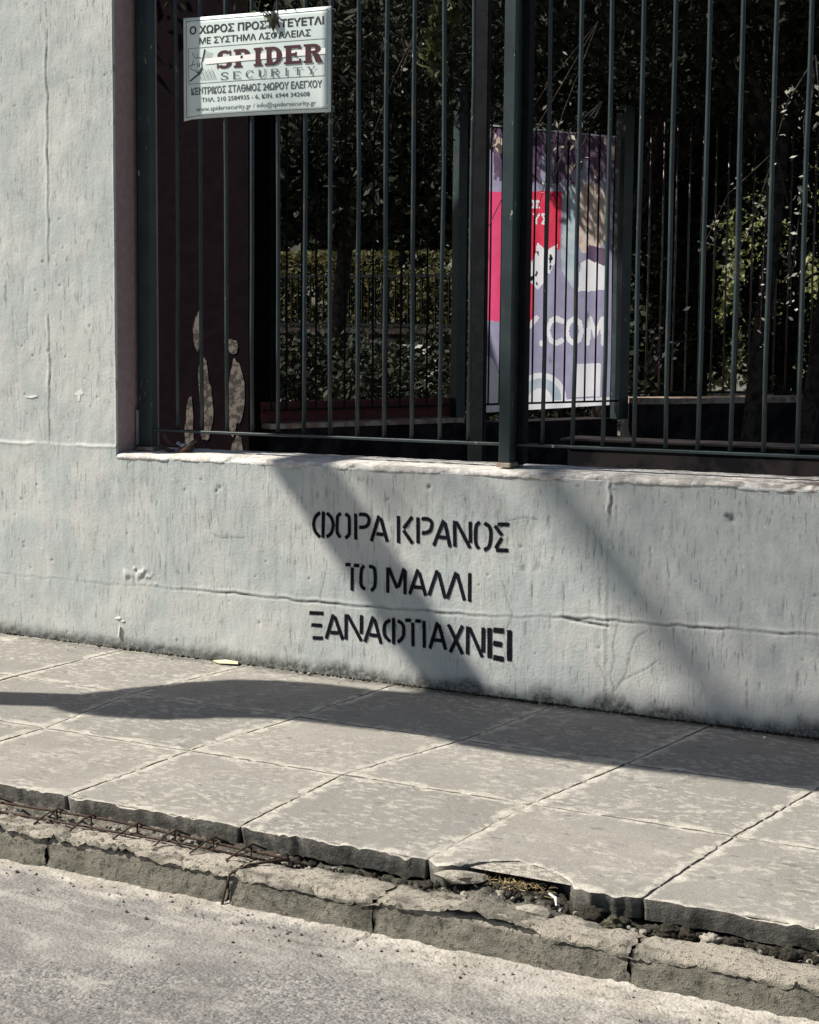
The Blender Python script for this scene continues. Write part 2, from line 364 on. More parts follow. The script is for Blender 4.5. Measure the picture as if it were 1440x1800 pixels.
K_ = np.zeros_like(D_)
for px, pz, ln_, wd_, am in STREAKS:
    i0, i1 = np.searchsorted(xs, [px-.02, px+.02]); j0, j1 = np.searchsorted(zs, [pz-ln_*1.3, pz+ln_*.4])
    if i1 <= i0 or j1 <= j0: continue
    a_, b_ = X[j0:j1, i0:i1], Z[j0:j1, i0:i1]; xo = px+(vn(b_*60, 0*b_, int(px*997) % 99)-.5)*.004
    g = np.exp(-((a_-xo)/wd_)**2)*sm(pz-ln_*1.3, pz-ln_*.6, b_)*sm(pz+ln_*.4, pz+ln_*.1, b_)*(.4+.8*vn(b_*110, 0*b_, 5))*am
    K_[j0:j1, i0:i1] = np.maximum(K_[j0:j1, i0:i1], g)
H = H-K_*.0012
V = np.stack([X, -H, Z], -1).reshape(-1, 3); F = gridF(len(xs), len(zs))
cx = V[F][:, :, 0].mean(1); cz = V[F][:, :, 2].mean(1); F = F[(cz < ZT) | (cx < WX)]
WALL = thing('boundary_wall', label='pale grey painted concrete wall with stencilled lettering and a tall pier at its left end', cat='wall')
# skirts turning the painted face back at the pier edge and the top
V = V.tolist(); nx = len(xs); ix = int(np.argmin(abs(xs-WX))); iz = int(np.argmin(abs(zs-ZT)))
extra = []
col = [j*nx+ix for j in range(iz, len(zs))]; b0 = len(V)
for c in col: V.append([V[c][0]-.002, .02, V[c][2]])
extra += [(col[k], b0+k, b0+k+1, col[k+1]) for k in range(len(col)-1)]
row = [iz*nx+i for i in range(ix, nx)]; b1 = len(V)
for c in row: V.append([V[c][0], .03, V[c][2]+.002])
extra += [(row[k], row[k+1], b1+k+1, b1+k) for k in range(len(row)-1)]
F = np.vstack([F, np.array(extra)])
nD = np.concatenate([D_.ravel(), np.zeros(len(V)-D_.size)]); nP = np.concatenate([P_.ravel(), np.zeros(len(V)-P_.size)]); nK = np.concatenate([K_.ravel(), np.zeros(len(V)-K_.size)])
mesh('painted_face', V, F, M['wall'], WALL, smooth=True, attrs=dict(dirt=nD, paint=nP, streak=nK))
b = MB(); b.box(-12, WX-.012, .014, .30, -.4, 3.05); b.box(WX-.012, 12, .014, .30, -.4, .796); b.build('wall_core', M['core'], WALL)
b = MB(); b.box(WX-.0119, WX, .0145, .302, .80, 3.05); b.build('reveal', M['brown'], WALL, label='brown painted side of the opening')
# sill with a worn rounded nose
sx = np.concatenate([np.arange(WX+.002, 1.6, .008), np.arange(1.6, 12.1, .15)])
prof = [(.012, .786), (.002, .789), (-.002, .794), (-.002, .800), (.003, .808), (.014, .8135), (.06, .816), (.12, .817), (.2, .819), (.30, .820), (.302, .78)]
SX, SP = np.meshgrid(sx, np.arange(len(prof))); py = np.array([p[0] for p in prof])[SP]; pz = np.array([p[1] for p in prof])[SP]
nz = (fbm(SX*30, SP*.9, 50, 4)-.5); chip = sm(.56, .72, fbm(SX*11, SP*.25, 51, 3))*(SP < 7)
py = py + nz*.004 + chip*.012; pz = pz + nz*.004 - chip*.004*(SP > 2)
dd = np.interp(SX, [-1.6, -.9, 1.0, 1.2, 3], [.15, .35, .55, 1, 1])*np.ones_like(py)
mesh('sill', np.stack([SX, py, pz], -1).reshape(-1, 3), gridF(len(sx), len(prof)), M['sill'], WALL, smooth=True, attrs=dict(dirt=dd), label='pale weathered sill along the top of the low wall')

# stencilled lettering, three lines of sprayed strokes
LET = {'l1': [[(-0.607, 0.631), (-0.609, 0.532)], [(-0.621, 0.627), (-0.641, 0.609), (-0.649, 0.581), (-0.642, 0.554), (-0.621, 0.534)], [(-0.593, 0.627), (-0.573, 0.608), (-0.566, 0.581), (-0.575, 0.551), (-0.594, 0.537)], [(-0.533, 0.628), (-0.547, 0.616), (-0.549, 0.587), (-0.548, 0.556), (-0.535, 0.538)], [(-0.515, 0.628), (-0.499, 0.617), (-0.497, 0.585), (-0.498, 0.552), (-0.514, 0.537)], [(-0.471, 0.631), (-0.47, 0.533)], [(-0.457, 0.629), (-0.429, 0.629), (-0.416, 0.615), (-0.419, 0.594), (-0.434, 0.583), (-0.456, 0.581)], [(-0.374, 0.629), (-0.405, 0.532)], [(-0.367, 0.621), (-0.339, 0.534)], [(-0.384, 0.561), (-0.355, 0.56)], [(-0.295, 0.633), (-0.294, 0.532)], [(-0.239, 0.632), (-0.274, 0.587)], [(-0.274, 0.581), (-0.237, 0.534)], [(-0.216, 0.632), (-0.215, 0.536)], [(-0.201, 0.628), (-0.173, 0.627), (-0.16, 0.614), (-0.164, 0.59), (-0.178, 0.579), (-0.2, 0.575)], [(-0.112, 0.627), (-0.152, 0.531)], [(-0.107, 0.62), (-0.086, 0.53)], [(-0.131, 0.565), (-0.1, 0.564)], [(-0.069, 0.628), (-0.067, 0.533)], [(-0.063, 0.626), (-0.007, 0.532)], [(-0.007, 0.628), (-0.006, 0.551)], [(0.031, 0.628), (0.017, 0.615), (0.014, 0.583), (0.016, 0.549), (0.029, 0.532)], [(0.048, 0.626), (0.068, 0.614), (0.074, 0.587), (0.068, 0.544), (0.048, 0.529)], [(0.1, 0.625), (0.144, 0.626)], [(0.089, 0.619), (0.117, 0.586)], [(0.117, 0.577), (0.092, 0.537)], [(0.095, 0.532), (0.142, 0.533)]], 'l2': [[(-0.514, 0.438), (-0.492, 0.438)], [(-0.478, 0.437), (-0.455, 0.437)], [(-0.484, 0.429), (-0.486, 0.341)], [(-0.434, 0.438), (-0.445, 0.424), (-0.448, 0.392), (-0.446, 0.363), (-0.431, 0.349)], [(-0.414, 0.438), (-0.393, 0.432), (-0.388, 0.399), (-0.391, 0.363), (-0.406, 0.346)], [(-0.336, 0.439), (-0.336, 0.344)], [(-0.332, 0.438), (-0.297, 0.363)], [(-0.292, 0.369), (-0.27, 0.44)], [(-0.266, 0.435), (-0.265, 0.343)], [(-0.214, 0.44), (-0.246, 0.346)], [(-0.209, 0.43), (-0.181, 0.345)], [(-0.23, 0.374), (-0.196, 0.374)], [(-0.136, 0.442), (-0.168, 0.348)], [(-0.131, 0.435), (-0.103, 0.342)], [(-0.061, 0.441), (-0.095, 0.342)], [(-0.057, 0.436), (-0.026, 0.34)], [(-0.007, 0.442), (-0.006, 0.337)]], 'l3': [[(-0.666, 0.243), (-0.606, 0.245)], [(-0.658, 0.197), (-0.612, 0.198)], [(-0.652, 0.148), (-0.608, 0.15)], [(-0.563, 0.245), (-0.595, 0.149)], [(-0.557, 0.238), (-0.524, 0.152)], [(-0.577, 0.175), (-0.541, 0.176)], [(-0.509, 0.25), (-0.51, 0.153)], [(-0.503, 0.248), (-0.444, 0.154)], [(-0.444, 0.252), (-0.445, 0.181)], [(-0.395, 0.251), (-0.43, 0.152)], [(-0.39, 0.242), (-0.362, 0.151)], [(-0.41, 0.181), (-0.377, 0.18)], [(-0.311, 0.252), (-0.31, 0.154)], [(-0.324, 0.244), (-0.344, 0.229), (-0.35, 0.205), (-0.345, 0.181), (-0.325, 0.163)], [(-0.294, 0.244), (-0.273, 0.23), (-0.269, 0.205), (-0.274, 0.181), (-0.294, 0.162)], [(-0.264, 0.248), (-0.239, 0.249)], [(-0.222, 0.249), (-0.199, 0.249)], [(-0.232, 0.241), (-0.231, 0.153)], [(-0.186, 0.252), (-0.185, 0.151)], [(-0.131, 0.251), (-0.163, 0.15)], [(-0.126, 0.243), (-0.099, 0.152)], [(-0.145, 0.185), (-0.114, 0.184)], [(-0.088, 0.247), (-0.032, 0.142)], [(-0.032, 0.247), (-0.081, 0.144)], [(-0.012, 0.246), (-0.012, 0.143)], [(-0.006, 0.244), (0.047, 0.138)], [(0.05, 0.247), (0.05, 0.156)], [(0.074, 0.248), (0.076, 0.138)], [(0.088, 0.242), (0.129, 0.241)], [(0.089, 0.194), (0.124, 0.191)], [(0.09, 0.142), (0.131, 0.138)], [(0.151, 0.246), (0.153, 0.135)]]}
def ribbon(pts, w, soft=.0035):
    P = [Vector((p[0], 0, p[1])) for p in pts]; W = w/2+soft
    if len(P) > 2:                                   # round the curves
        Q = [P[0]]
        for i in range(len(P)-1):
            p0, p1, p2, p3 = P[max(i-1, 0)], P[i], P[i+1], P[min(i+2, len(P)-1)]
            for t in (.25, .5, .75, 1.):
                Q.append(.5*((2*p1)+(p2-p0)*t+(2*p0-5*p1+4*p2-p3)*t*t+(3*p1-p0-3*p2+p3)*t**3))
        P = Q
    else:
        n = max(2, int((P[1]-P[0]).length/.012)); P = [P[0].lerp(P[1], k/n) for k in range(n+1)]
    d0 = (P[1]-P[0]).normalized(); d1 = (P[-1]-P[-2]).normalized()
    P = [P[0]-d0*soft]+[P[0]+d0*soft]+P[1:-1]+[P[-1]-d1*soft]+[P[-1]+d1*soft]
    V = []; A = []
    for i, p in enumerate(P):
        t = (P[min(i+1, len(P)-1)]-P[max(i-1, 0)]).normalized(); n = Vector((-t.z, 0, t.x))
        e = 0 if i in (0, len(P)-1) else 1
        for k, a in ((-W, 0), (-w/2+soft*.3, 1), (0, 1), (w/2-soft*.3, 1), (W, 0)):
            q = p+n*k; V.append((q.x, q.z)); A.append(min(a, e))
    F = [(i*5+k, i*5+k+1, i*5+k+6, i*5+k+5) for i in range(len(P)-1) for k in range(4)]
    return V, F, A
for ln, (key, wd, lab) in enumerate((('l1', .0112, 'upper line of black stencil lettering'), ('l2', .0112, 'middle line of black stencil lettering'), ('l3', .0112, 'lower line of black stencil lettering, heavier at its right end'))):
    VV = []; FF = []; AA = []; off = .0008; w_ = wd
    for sti, st in enumerate(LET[key]):
        w_ = wd
        if key == 'l3': w_ = wd*np.interp(st[0][0], [-.35, .02, .09], [1, 1, 1.5])
        v, f, a = ribbon(st, w_); n0 = len(VV)
        off = .0011 + .00012*(sti % 5)
        xa = np.array([q[0] for q in v]); za = np.array([q[1] for q in v])
        hh = wall_h(xa, za)[0]
        VV += [(q[0], -hh[i]-off, q[1]) for i, q in enumerate(v)]; FF += [tuple(i+n0 for i in g) for g in f]; AA += a
    mesh('stencil_lettering', VV, FF, M['spray'], WALL, attrs=dict(cov=AA), label=lab)

# ------------------------------------------------------------------ pavement: slabs, bed, kerb, road
YR = [-1.80, -1.205, -.640, .0]
CX = [[-5.0, -4.4, -3.82, -3.22, -2.62, -2.10, -1.62, -1.02, -.452, .112, .662, 1.232, 1.82, 2.40, 2.98, 3.56, 4.14],
      [-4.95, -4.36, -3.78, -3.18, -2.58, -2.07, -1.56, -.982, -.428, .111, .707, 1.296, 1.89, 2.47, 3.05, 3.63, 4.2],
      [-4.9, -4.32, -3.74, -3.15, -2.55, -2.05, -1.55, -1.03, -.354, .250, .806, 1.389, 1.97, 2.55, 3.13, 3.7, 4.3],
      [-4.85, -4.28, -3.7, -3.12, -2.52, -2.02, -1.50, -.93, -.30, .33, .90, 1.46, 2.05, 2.62, 3.2, 3.8, 4.4]]
PAV = mesh('pavement', [(-30, -1.79, gz(-30)-.0042), (30, -1.79, gz(30)-.0042), (30, .02, gz(30)-.0042), (-30, .02, gz(-30)-.0042)], [(0, 1, 2, 3)], M['bed'], kind='structure')
EDGE = [(.66, -1.800), (.69, -1.825), (.72, -1.84), (.76, -1.825), (.785, -1.765), (.81, -1.725), (.853, -1.700), (.90, -1.705), (.95, -1.712), (1.0, -1.740), (1.03, -1.765), (1.06, -1.805), (1.10, -1.825), (1.16, -1.815), (1.208, -1.81), (1.232, -1.79)]
for r in range(3):
    for c in range(16):
        q = [(CX[r][c], YR[r]), (CX[r][c+1], YR[r]), (CX[r+1][c+1], YR[r+1]), (CX[r+1][c], YR[r+1])]
        fine = 4 <= c <= 13; n = 64 if fine else 10
        u = np.linspace(0, 1, n); v = np.linspace(0, 1, n); Uu, Vv = np.meshgrid(u, v)
        gap = .0030; gapy = .0050
        x = (q[0][0]*(1-Uu)+q[1][0]*Uu)*(1-Vv)+(q[3][0]*(1-Uu)+q[2][0]*Uu)*Vv
        y = (q[0][1]*(1-Uu)+q[1][1]*Uu)*(1-Vv)+(q[3][1]*(1-Uu)+q[2][1]*Uu)*Vv
        L = q[1][0]-q[0][0]; Wd = q[3][1]-q[0][1]
        ed = np.minimum(np.minimum(Uu, 1-Uu)*L, np.minimum(Vv, 1-Vv)*Wd)
        x = x + np.sign(.5-Uu)*gap*(1-np.minimum(np.minimum(Uu, 1-Uu)*n, 1)); y = y + np.sign(.5-Vv)*gapy*(1-np.minimum(np.minimum(Vv, 1-Vv)*n, 1))
        jj = (fbm(x*26, y*26, 60+c+r*20, 3)-.5)
        w_e = sm(.03, 0, ed); x = x + jj*.010*w_e; y = y + (fbm(x*24, y*24, 90, 3)-.5)*.008*w_e
        if r == 0:                                  # broken front edge
            fe = np.interp(x, [e[0] for e in EDGE], [e[1] for e in EDGE]) if c == 10 else -1.80
            fe = fe + (fbm(x*17, 0*x, 71, 5)-.5)*(.008 if c != 10 else .030)
            wgt = sm(.30, 0., Vv); y = y + (fe-(-1.80))*wgt
        tz = RNG.uniform(-.0014, .0014, 4)
        z = gz(x) + (tz[0]*(1-Uu)+tz[1]*Uu)*(1-Vv)+(tz[2]*(1-Uu)+tz[3]*Uu)*Vv + (fbm(x*7, y*7, 5)-.5)*.004 + (fbm(x*60, y*60, 6, 3)-.5)*.0022
        z = z - sm(.008, 0, ed)*.0015*(.4+vn(x*40, y*40, 9)) - sm(.6, .8, fbm(x*30, y*30, 77))*sm(.035, 0, ed)*.006
        if r == 0: z = z - sm(.05, 0, Vv*Wd)*.007*sm(.4, .7, fbm(x*30, y*14, 83)) 
        if r == 0 and c == 10: z = z + .012*np.exp(-((x-.76)/.05)**2-((y+1.80)/.05)**2)
        dirt = np.zeros_like(z)
        if r == 2: dirt = sm(.075, 0, -y-.02 + .06*(fbm(x*12, y*12, 13)-.5))*np.interp(x, [-2.2, -1, -.2, .5, 3], [.45, .55, .9, .9, .9])
        V = np.stack([x, y, z], -1).reshape(-1, 3); F = gridF(n, n)
        ring = [i for i in range(n)]+[j*n+n-1 for j in range(1, n)]+[(n-1)*n+i for i in range(n-2, -1, -1)]+[j*n for j in range(n-2, 0, -1)]
        dep = .052
        sk1 = V[ring].copy(); sk1[:, 2] -= dep*.45; sk2 = V[ring].copy(); sk2[:, 2] -= dep
        jit = (vn(sk1[:, 0]*30, sk1[:, 1]*2, 44)-.5)*.004; jit2 = (fbm(sk1[:, 0]*26, sk1[:, 1]*2, 45, 4)-.5)*.012
        cen = V.mean(0); out = sk1-cen; out[:, 2] = 0; out /= np.linalg.norm(out, axis=1)[:, None]
        if r == 0: sk1 += out*(jit-.004)[:, None]; sk2 += out*(jit2-.006)[:, None]
        m_ = len(ring); rg = np.arange(len(V), len(V)+m_); V = np.vstack([V, V[ring]]); n0 = len(V); V = np.vstack([V, sk1, sk2]); a = np.arange(m_); bb = (a+1) % m_
        F = np.vstack([F, np.stack([rg[bb], rg[a], n0+a, n0+bb], 1), np.stack([n0+bb, n0+a, n0+m_+a, n0+m_+bb], 1)])
        sd = np.where(np.concatenate([sk1[:, 1], sk2[:, 1]]) < -1.6, np.concatenate([np.full(m_, .85), np.full(m_, 1.)]), .3)
        sd = sd*(.75+.35*vn(np.concatenate([sk1[:, 0]]*2)*22, np.concatenate([sk1[:, 1]]*2)*3, 17))
        k = dict()
        if c == 10 and r == 0: k['label'] = 'kerbside slab with a broken, crumbled front edge'
        mesh('paving_slab', V, F, M['slab'], PAV, smooth=True, attrs=dict(edge=np.concatenate([ed.ravel(), np.full(3*m_, .5)]), dirt=np.concatenate([dirt.ravel(), sd[:m_]*.45, sd])), **k)

# gutter strip between the slabs and the kerb stones
gx = np.arange(-3, 3.2, .008); gy = np.arange(-2.01, -1.70, .008); X, Y = np.meshgrid(gx, gy)
lv = np.interp(X, [-3, -.45, .05, .3, .6, .78, .85, 1.0, 1.08, 3], [-.050, -.050, -.056, -.066, -.070, -.056, -.034, -.046, -.066, -.070])
Zg = gz(X)+lv+(fbm(X*26, Y*26, 200, 5)-.5)*.034 + sm(.62, .8, fbm(X*60, Y*60, 201, 3))*.012
GUT = mesh('gutter_bed', np.stack([X, Y, Zg], -1).reshape(-1, 3), gridF(len(gx), len(gy)), M['kerb'], smooth=True, kind='structure',
     attrs=dict(pale=(np.interp(X, [-3, -.2, .25, .7, .9, 1.1, 3], [.8, .7, .3, .25, .5, .1, .1])*sm(.35, .6, fbm(X*16, Y*16, 203))).ravel(), dirt=(np.interp(Y, [-2., -1.9, -1.82], [.25, .45, 1.])*np.interp(X, [-1, .1, .5, 3], [.4, .7, 1, 1])).ravel()))
# kerb stones
KX = [-6, -4.9, -3.8, -2.7, -1.75, -1.02, -.36, .205, .618, 1.270, 1.90, 2.55, 3.2, 3.9]
KERB = mesh('kerb', [(-30, -1.99, gz(-30)-.16), (30, -1.99, gz(30)-.16), (30, -1.83, gz(30)-.16), (-30, -1.83, gz(-30)-.16)], [(0, 1, 2, 3)], M['soil'], kind='structure')
for i in range(len(KX)-1):
    a, b_ = KX[i]+.0025, KX[i+1]-.0025; vis = -1.8 < a < 2.3
    ns = int((b_-a)/(.009 if vis else .05))+2; xs_ = np.linspace(a, b_, ns)
    pf = []
    for t in np.linspace(0, 1, 6): pf.append((-1.868, -.13+t*.078))
    for t in np.linspace(.06, 1, 13): pf.append((-1.868-.132*t, -.046-.002*t))
    for t in np.linspace(.08, 1, 14): pf.append((-2.001-.034*t, -.050-t*.115))
    pf = np.array(pf); SX, SI = np.meshgrid(xs_, np.arange(len(pf))); py = pf[SI, 0]; pz = pf[SI, 1]
    arc = SI/len(pf)*.36
    n1 = fbm(SX*18, arc*18+i, 300, 4)-.5; n2 = fbm(SX*70, arc*70, 301, 3)-.5
    edge_top = np.exp(-((SI-18)/1.6)**2); chip = sm(.5, .75, fbm(SX*16, 0*SX+i*3.3, 303, 3))*edge_top
    wf = .3+.7*sm(12, 22, SI); wt = .25+.75*sm(3, 7, SI)*sm(25, 17, SI); py = py - wf*(n1*.008+n2*.010) + chip*.005; pz = pz + wt*(n1*.011+n2*.011) - chip*.006
    back = sm(10, 4, SI)*sm(.45, .6, fbm(SX*9, 0*SX+2, 304)); pz = pz - back*.018
    endd = np.minimum(SX-a, b_-SX); e = sm(.02, 0, endd); py = py + e*.006*sm(14, 18, SI)*vn(arc*60, SX*0+i, 66)*1.6; pz = pz - e*.006*sm(20, 17, SI)
    SXX = SX + np.where(endd < .002, (vn(arc*50, 0*SX+i, 67)-.5)*.014, 0)
    pz = pz + gz(SX)
    pale = (np.where((SI >= 4) & (SI <= 19), 1., .0))*sm(.30, .5, fbm(SX*13, arc*22, 310))*np.interp(SX, [-1, .3, .6, 3], [1, .9, .75, .7])
    dirt = sm(9, 5, SI)*.6 + (SI > 19)*.14 + e*.25 + (SI > 19)*.35*sm(.5, .7, fbm(SX*30, arc*40, 330)) + ((SX > .56) & (SX < .63))*(SI > 18)*.35
    V = np.stack([SXX, py, pz], -1).reshape(-1, 3); F = gridF(ns, len(pf)); nv = len(pf)
    capL = tuple(j*ns for j in range(nv)); capR = tuple(j*ns+ns-1 for j in range(nv))[::-1]
    Fl = [tuple(f[::-1]) for f in F.tolist()]+[capL, capR]
    mesh('kerb_stone', V, Fl, M['kerb'], KERB, smooth=True, attrs=dict(pale=pale.ravel(), dirt=np.clip(dirt, 0, 1).ravel()))

# road
rx = np.concatenate([np.arange(-14, -1.3, .3), np.arange(-1.3, 2.6, .007), np.arange(2.6, 14, .3)]); ry = np.concatenate([[-14, -9, -6, -5, -4.2, -3.6], np.arange(-3.3, -1.985, .007)])
X, Y = np.meshgrid(rx, ry); dk = -2.022-Y
wb = np.interp(X, [-2, -.5, .1, .45, .6, .9, 1.3, 2], [.05, .05, .07, .05, .12, .19, .20, .18])
wb2 = wb*(.75+.6*fbm(X*5, Y*5, 401))
cem = sm(1.0, .55, dk/wb2)
line2 = np.exp(-((dk-.075-.03*(fbm(X*4, 0*X, 402)-.5))/.022)**2)*(X < .4)*sm(.4, .55, fbm(X*9, Y*9, 404))
cem = np.maximum(cem, line2)
cem = np.maximum(cem, .55*sm(.50, .66, fbm(X*3.2, Y*14, 411))*sm(.45, .1, dk))*(.55+.6*fbm(X*14, Y*20, 412))
rock = (fbm(X*40, Y*40, 405, 4)-.5)
smooth_ = sm(.0, .06, Y+2.30+.30*(X-.5)+.09*(fbm(X*6, Y*6, 406)-.5))*0
ptch = sm(-.02, .05, (1.02-X*.95)*.28-(Y+2.56)*-1.0*-1.0*.0 - np.abs(Y+2.33+ (X+.1)*-.18)*1.0 + .10*(fbm(X*5, Y*5, 407)-.5))*sm(.78, .55, X)
smooth_ = np.clip(ptch, 0, 1)*.62
Zr = gz(X)-.135 + np.exp(-dk/.02)*.006 + rock*.007*(1-smooth_*.6) + cem*(.003+.006*(fbm(X*22, Y*30, 408)-.5)) - .02*(1-np.exp(-np.maximum(dk-.1, 0)/1.2))*0
crk = seg_d(X+(vn(X*30, Y*30, 1)-.5)*.02, Y+(vn(X*30, Y*30, 2)-.5)*.02, [(.62, -2.02), (.60, -2.12), (.50, -2.15), (.42, -2.13)])
crk = np.minimum(crk, seg_d(X+(vn(X*20, Y*20, 3)-.5)*.02, Y+(vn(X*20, Y*20, 4)-.5)*.02, [(-.1, -2.72), (.2, -2.78), (.5, -2.9)]))
cd = np.exp(-(crk/.006)**2); Zr -= cd*.006
mesh('road', np.stack([X, Y, Zr], -1).reshape(-1, 3), gridF(len(rx), len(ry)), M['asphalt'], smooth=True, kind='structure', attrs=dict(cement=cem.ravel(), smooth=smooth_.ravel(), dirt=(cd*.55).ravel()))
mesh('ground', [(-150, -150, -1.6), (150, -150, -1.6), (150, 150, -1.6), (-150, 150, -1.6)], [(0, 1, 2, 3)], M['ground'], kind='structure')
mesh('courtyard_ground', [(-40, .3, -.02), (30, .3, -.02), (30, 60, -.02), (-40, 60, -.02)], [(0, 1, 2, 3)], M['ground'], kind='structure')

# ------------------------------------------------------------------ boundary fence on the sill
FEN = thing('boundary_fence', (0, 0, 0), label='dark green steel bar fence standing on the sill of the grey wall, nearest the street', cat='fence')
def bar(parent, x, y, z0, z1, r, mat, wob=.0045, nm='bar', n=8):
    b = MB(); k = 6; ox = random.uniform(-1, 1)*wob; pts = []
    for i in range(k+1):
        t = i/k; pts.append((x+ox*math.sin(t*3.1)+random.uniform(-1, 1)*wob*.5*(0 < i < k), y+random.uniform(-1, 1)*wob*.4, z0+(z1-z0)*t))
    b.tube(pts, r, n); return b.build(nm, mat, parent, smooth=True)
FY = .150; ZR = .9075
for i in range(1, 12): bar(FEN, -1.3506+.115*i-.0, FY, ZR-.004, 2.86, .0082, M['teal'])
bar(FEN, -1.3506, FY, ZR-.004, 2.86, .0082, M['teal'])
bar(FEN, .047, FY+.03, .83, 2.86, .0075, M['teal'], .001)
for i in range(0, 40): bar(FEN, .2055+.115*i, FY, ZR-.004, 2.86, .0082, M['teal'])
for (a, b_) in ((-1.46, .058), (.112, 5.0)):
    bevel(MB().box(a, b_, FY-.016, FY+.016, ZR-.012, ZR-.002).build('bottom_rail', M['teal'], FEN), .002)
    bevel(MB().box(a, b_, FY-.016, FY+.016, 2.85, 2.87).build('top_rail', M['teal'], FEN), .002)
bevel(MB().box(.062, .106, .085, .205, .828, 2.9).build('post', M['teal'], FEN), .003)
bevel(MB().box(.108, .132, .150, .200, .83, 2.9).build('post_side_shade', M['iron'], FEN), .002)  # dark strip added for the shaded side of the post
bevel(MB().box(.056, .112, .075, .215, .822, .838).build('post_foot', M['ledge'], FEN), .003)
bevel(MB().box(-1.520, -1.462, .128, .178, .826, 2.9).build('post', M['teal'], FEN), .003)
bevel(MB().box(-1.537, -1.522, .150, .20, .826, 2.9).build('hinge_plate', M['iron'], FEN), .002)
MB().box(-1.531, -1.520, .122, .134, .84, .98).build('latch_strap', M['steel'], FEN)
for z in (.83,): bevel(MB().box(-1.515, -1.44, .10, .19, .818, .834).build('post_foot', M['ledge'], FEN), .004)
bevel(MB().box(2.36, 2.404, .085, .205, .828, 2.9).build('post', M['teal'], FEN), .003)
# rusty bracket at the rail's left end
RB = thing('rusty_bracket', (-1.34, .13, .82), label='rusty crumpled bracket lying on the sill at the left end of the bottom rail', cat='bracket')
for k in range(5):
    b = MB(); a = random.uniform(0, 6)
    b.tube([(.05*math.cos(a+t*2.2)+(k-2)*.014, .02*math.sin(a+t*3), .012+.05*t*(k % 3)/2+.012*math.sin(t*5+k)) for t in np.linspace(0, 1, 7)], .008, 6)
    b.build('strap', M['rust'] if k != 1 else M['steel'], RB)

# ------------------------------------------------------------------ security sign wired to the bars
SW, SH = .654, .386
SIGN = thing('security_sign', (-1.309, .134, 2.503), label='white security company sign in Greek wired to the fence bars beside the pier', cat='sign')
def sg(u, v, off=0.):   # u right, v down, metres scaled 0..1
    x = u*SW; z = -v*SH + .004*math.sin(u*3.1)*(v-.5) - (.006 if u < .02 and v > .9 else 0)
    y = -off - .006*math.sin(u*math.pi)*math.sin(v*2.2+.5) + .010*(1-u)**3
    return (x, y, z)
def sheet(nm, u0, v0, u1, v1, mat, off, parent, n=12, thick=0):
    V = []; 
    for j in range(n+1):
        for i in range(n+1): V.append(sg(u0+(u1-u0)*i/n, v0+(v1-v0)*j/n, off))
    F = gridF(n+1, n+1)[:, ::-1]
    if thick:
        N = len(V); V += [(x, y+thick, z) for x, y, z in V]; F = np.vstack([F, F[:, ::-1]+N]); n1 = n+1
        ring = list(range(n1))+[j*n1+n for j in range(1, n1)]+[n*n1+i for i in range(n-1, -1, -1)]+[j*n1 for j in range(n-1, 0, -1)]
        F = np.vstack([F, [(ring[k], ring[(k+1) % len(ring)], ring[(k+1) % len(ring)]+N, ring[k]+N) for k in range(len(ring))]])
    return mesh(nm, V, np.array(F), mat, parent)
sheet('board', 0, 0, 1, 1, M['board'], 0, SIGN, 16, .003)
def frame_lines(nm, u0, v0, u1, v1, w, mat, off=.0007):
    b = MB(); wu, wv = w/SW, w/SH
    for (a, c, d, e) in ((u0, v0, u1, v0+wv), (u0, v1-wv, u1, v1), (u0, v0+wv, u0+wu, v1-wv), (u1-wu, v0+wv, u1, v1-wv)):
        n = 10; V = []
        for j in (0, 1):
            for i in range(n+1):
                if (d-a) > (e-c)*SH/SW: V.append(sg(a+(d-a)*i/n, c+(e-c)*j, off))
                else: V.append(sg(a+(d-a)*j, c+(e-c)*i/n, off))
        b.add(V, [(i, i+1, n+2+i, n+1+i) for i in range(n)])
    return b.build(nm, mat, SIGN)
frame_lines('border_line', .018, .030, .982, .970, .0022, M['grey_ink'])
frame_lines('logo_frame', .035, .300, .965, .655, .0018, M['grey_ink'])
def text_mesh(body, bold=0.):
    cu = bpy.data.curves.new('t', 'FONT'); cu.body = body; cu.size = 1; cu.offset = bold; cu.resolution_u = 3; cu.fill_mode = 'FRONT'
    ob = bpy.data.objects.new('t', cu); COL.objects.link(ob); dg = bpy.context.evaluated_depsgraph_get(); dg.update()
    me = ob.evaluated_get(dg).to_mesh(); V = np.array([v.co[:] for v in me.vertices]); F = [tuple(p.vertices) for p in me.polygons]
    ob.evaluated_get(dg).to_mesh_clear(); bpy.data.objects.remove(ob); bpy.data.curves.remove(cu)
    if len(V) == 0: return None
    V = V[:, :2]; mn = V.min(0); mx = V.max(0); return (V-mn)/(mx-mn), F
def sign_text(body, u0, v0, u1, v1, mat, bold=0., nm='printed_text'):
    r = text_mesh(body, bold)
    if r is None: return
    V, F = r; mesh(nm, [sg(u0+(u1-u0)*a, v1+(v0-v1)*c, .0009) for a, c in V], F, mat, SIGN)
sign_text('Ο ΧΩΡΟΣ ΠΡΟΣΤΑΤΕΥΕΤΑΙ', .045, .085, .955, .168, M['ink'], .030)
sign_text('ΜΕ ΣΥΣΤΗΜΑ ΑΣΦΑΛΕΙΑΣ', .115, .200, .870, .272, M['ink'], .018)
sign_text('ΚΕΝΤΡΙΚΟΣ ΣΤΑΘΜΟΣ 24ΩΡΟΥ ΕΛΕΓΧΟΥ', .055, .690, .945, .765, M['grey_ink'], .026)
sign_text('ΤΗΛ. 210 2584935 - 6, ΚΙΝ. 6944 342608', .13, .795, .865, .848, M['grey_ink'], .012)
sign_text('www.spidersecurity.gr / info@spidersecurity.gr', .09, .880, .905, .942, M['grey_ink'], 0.)
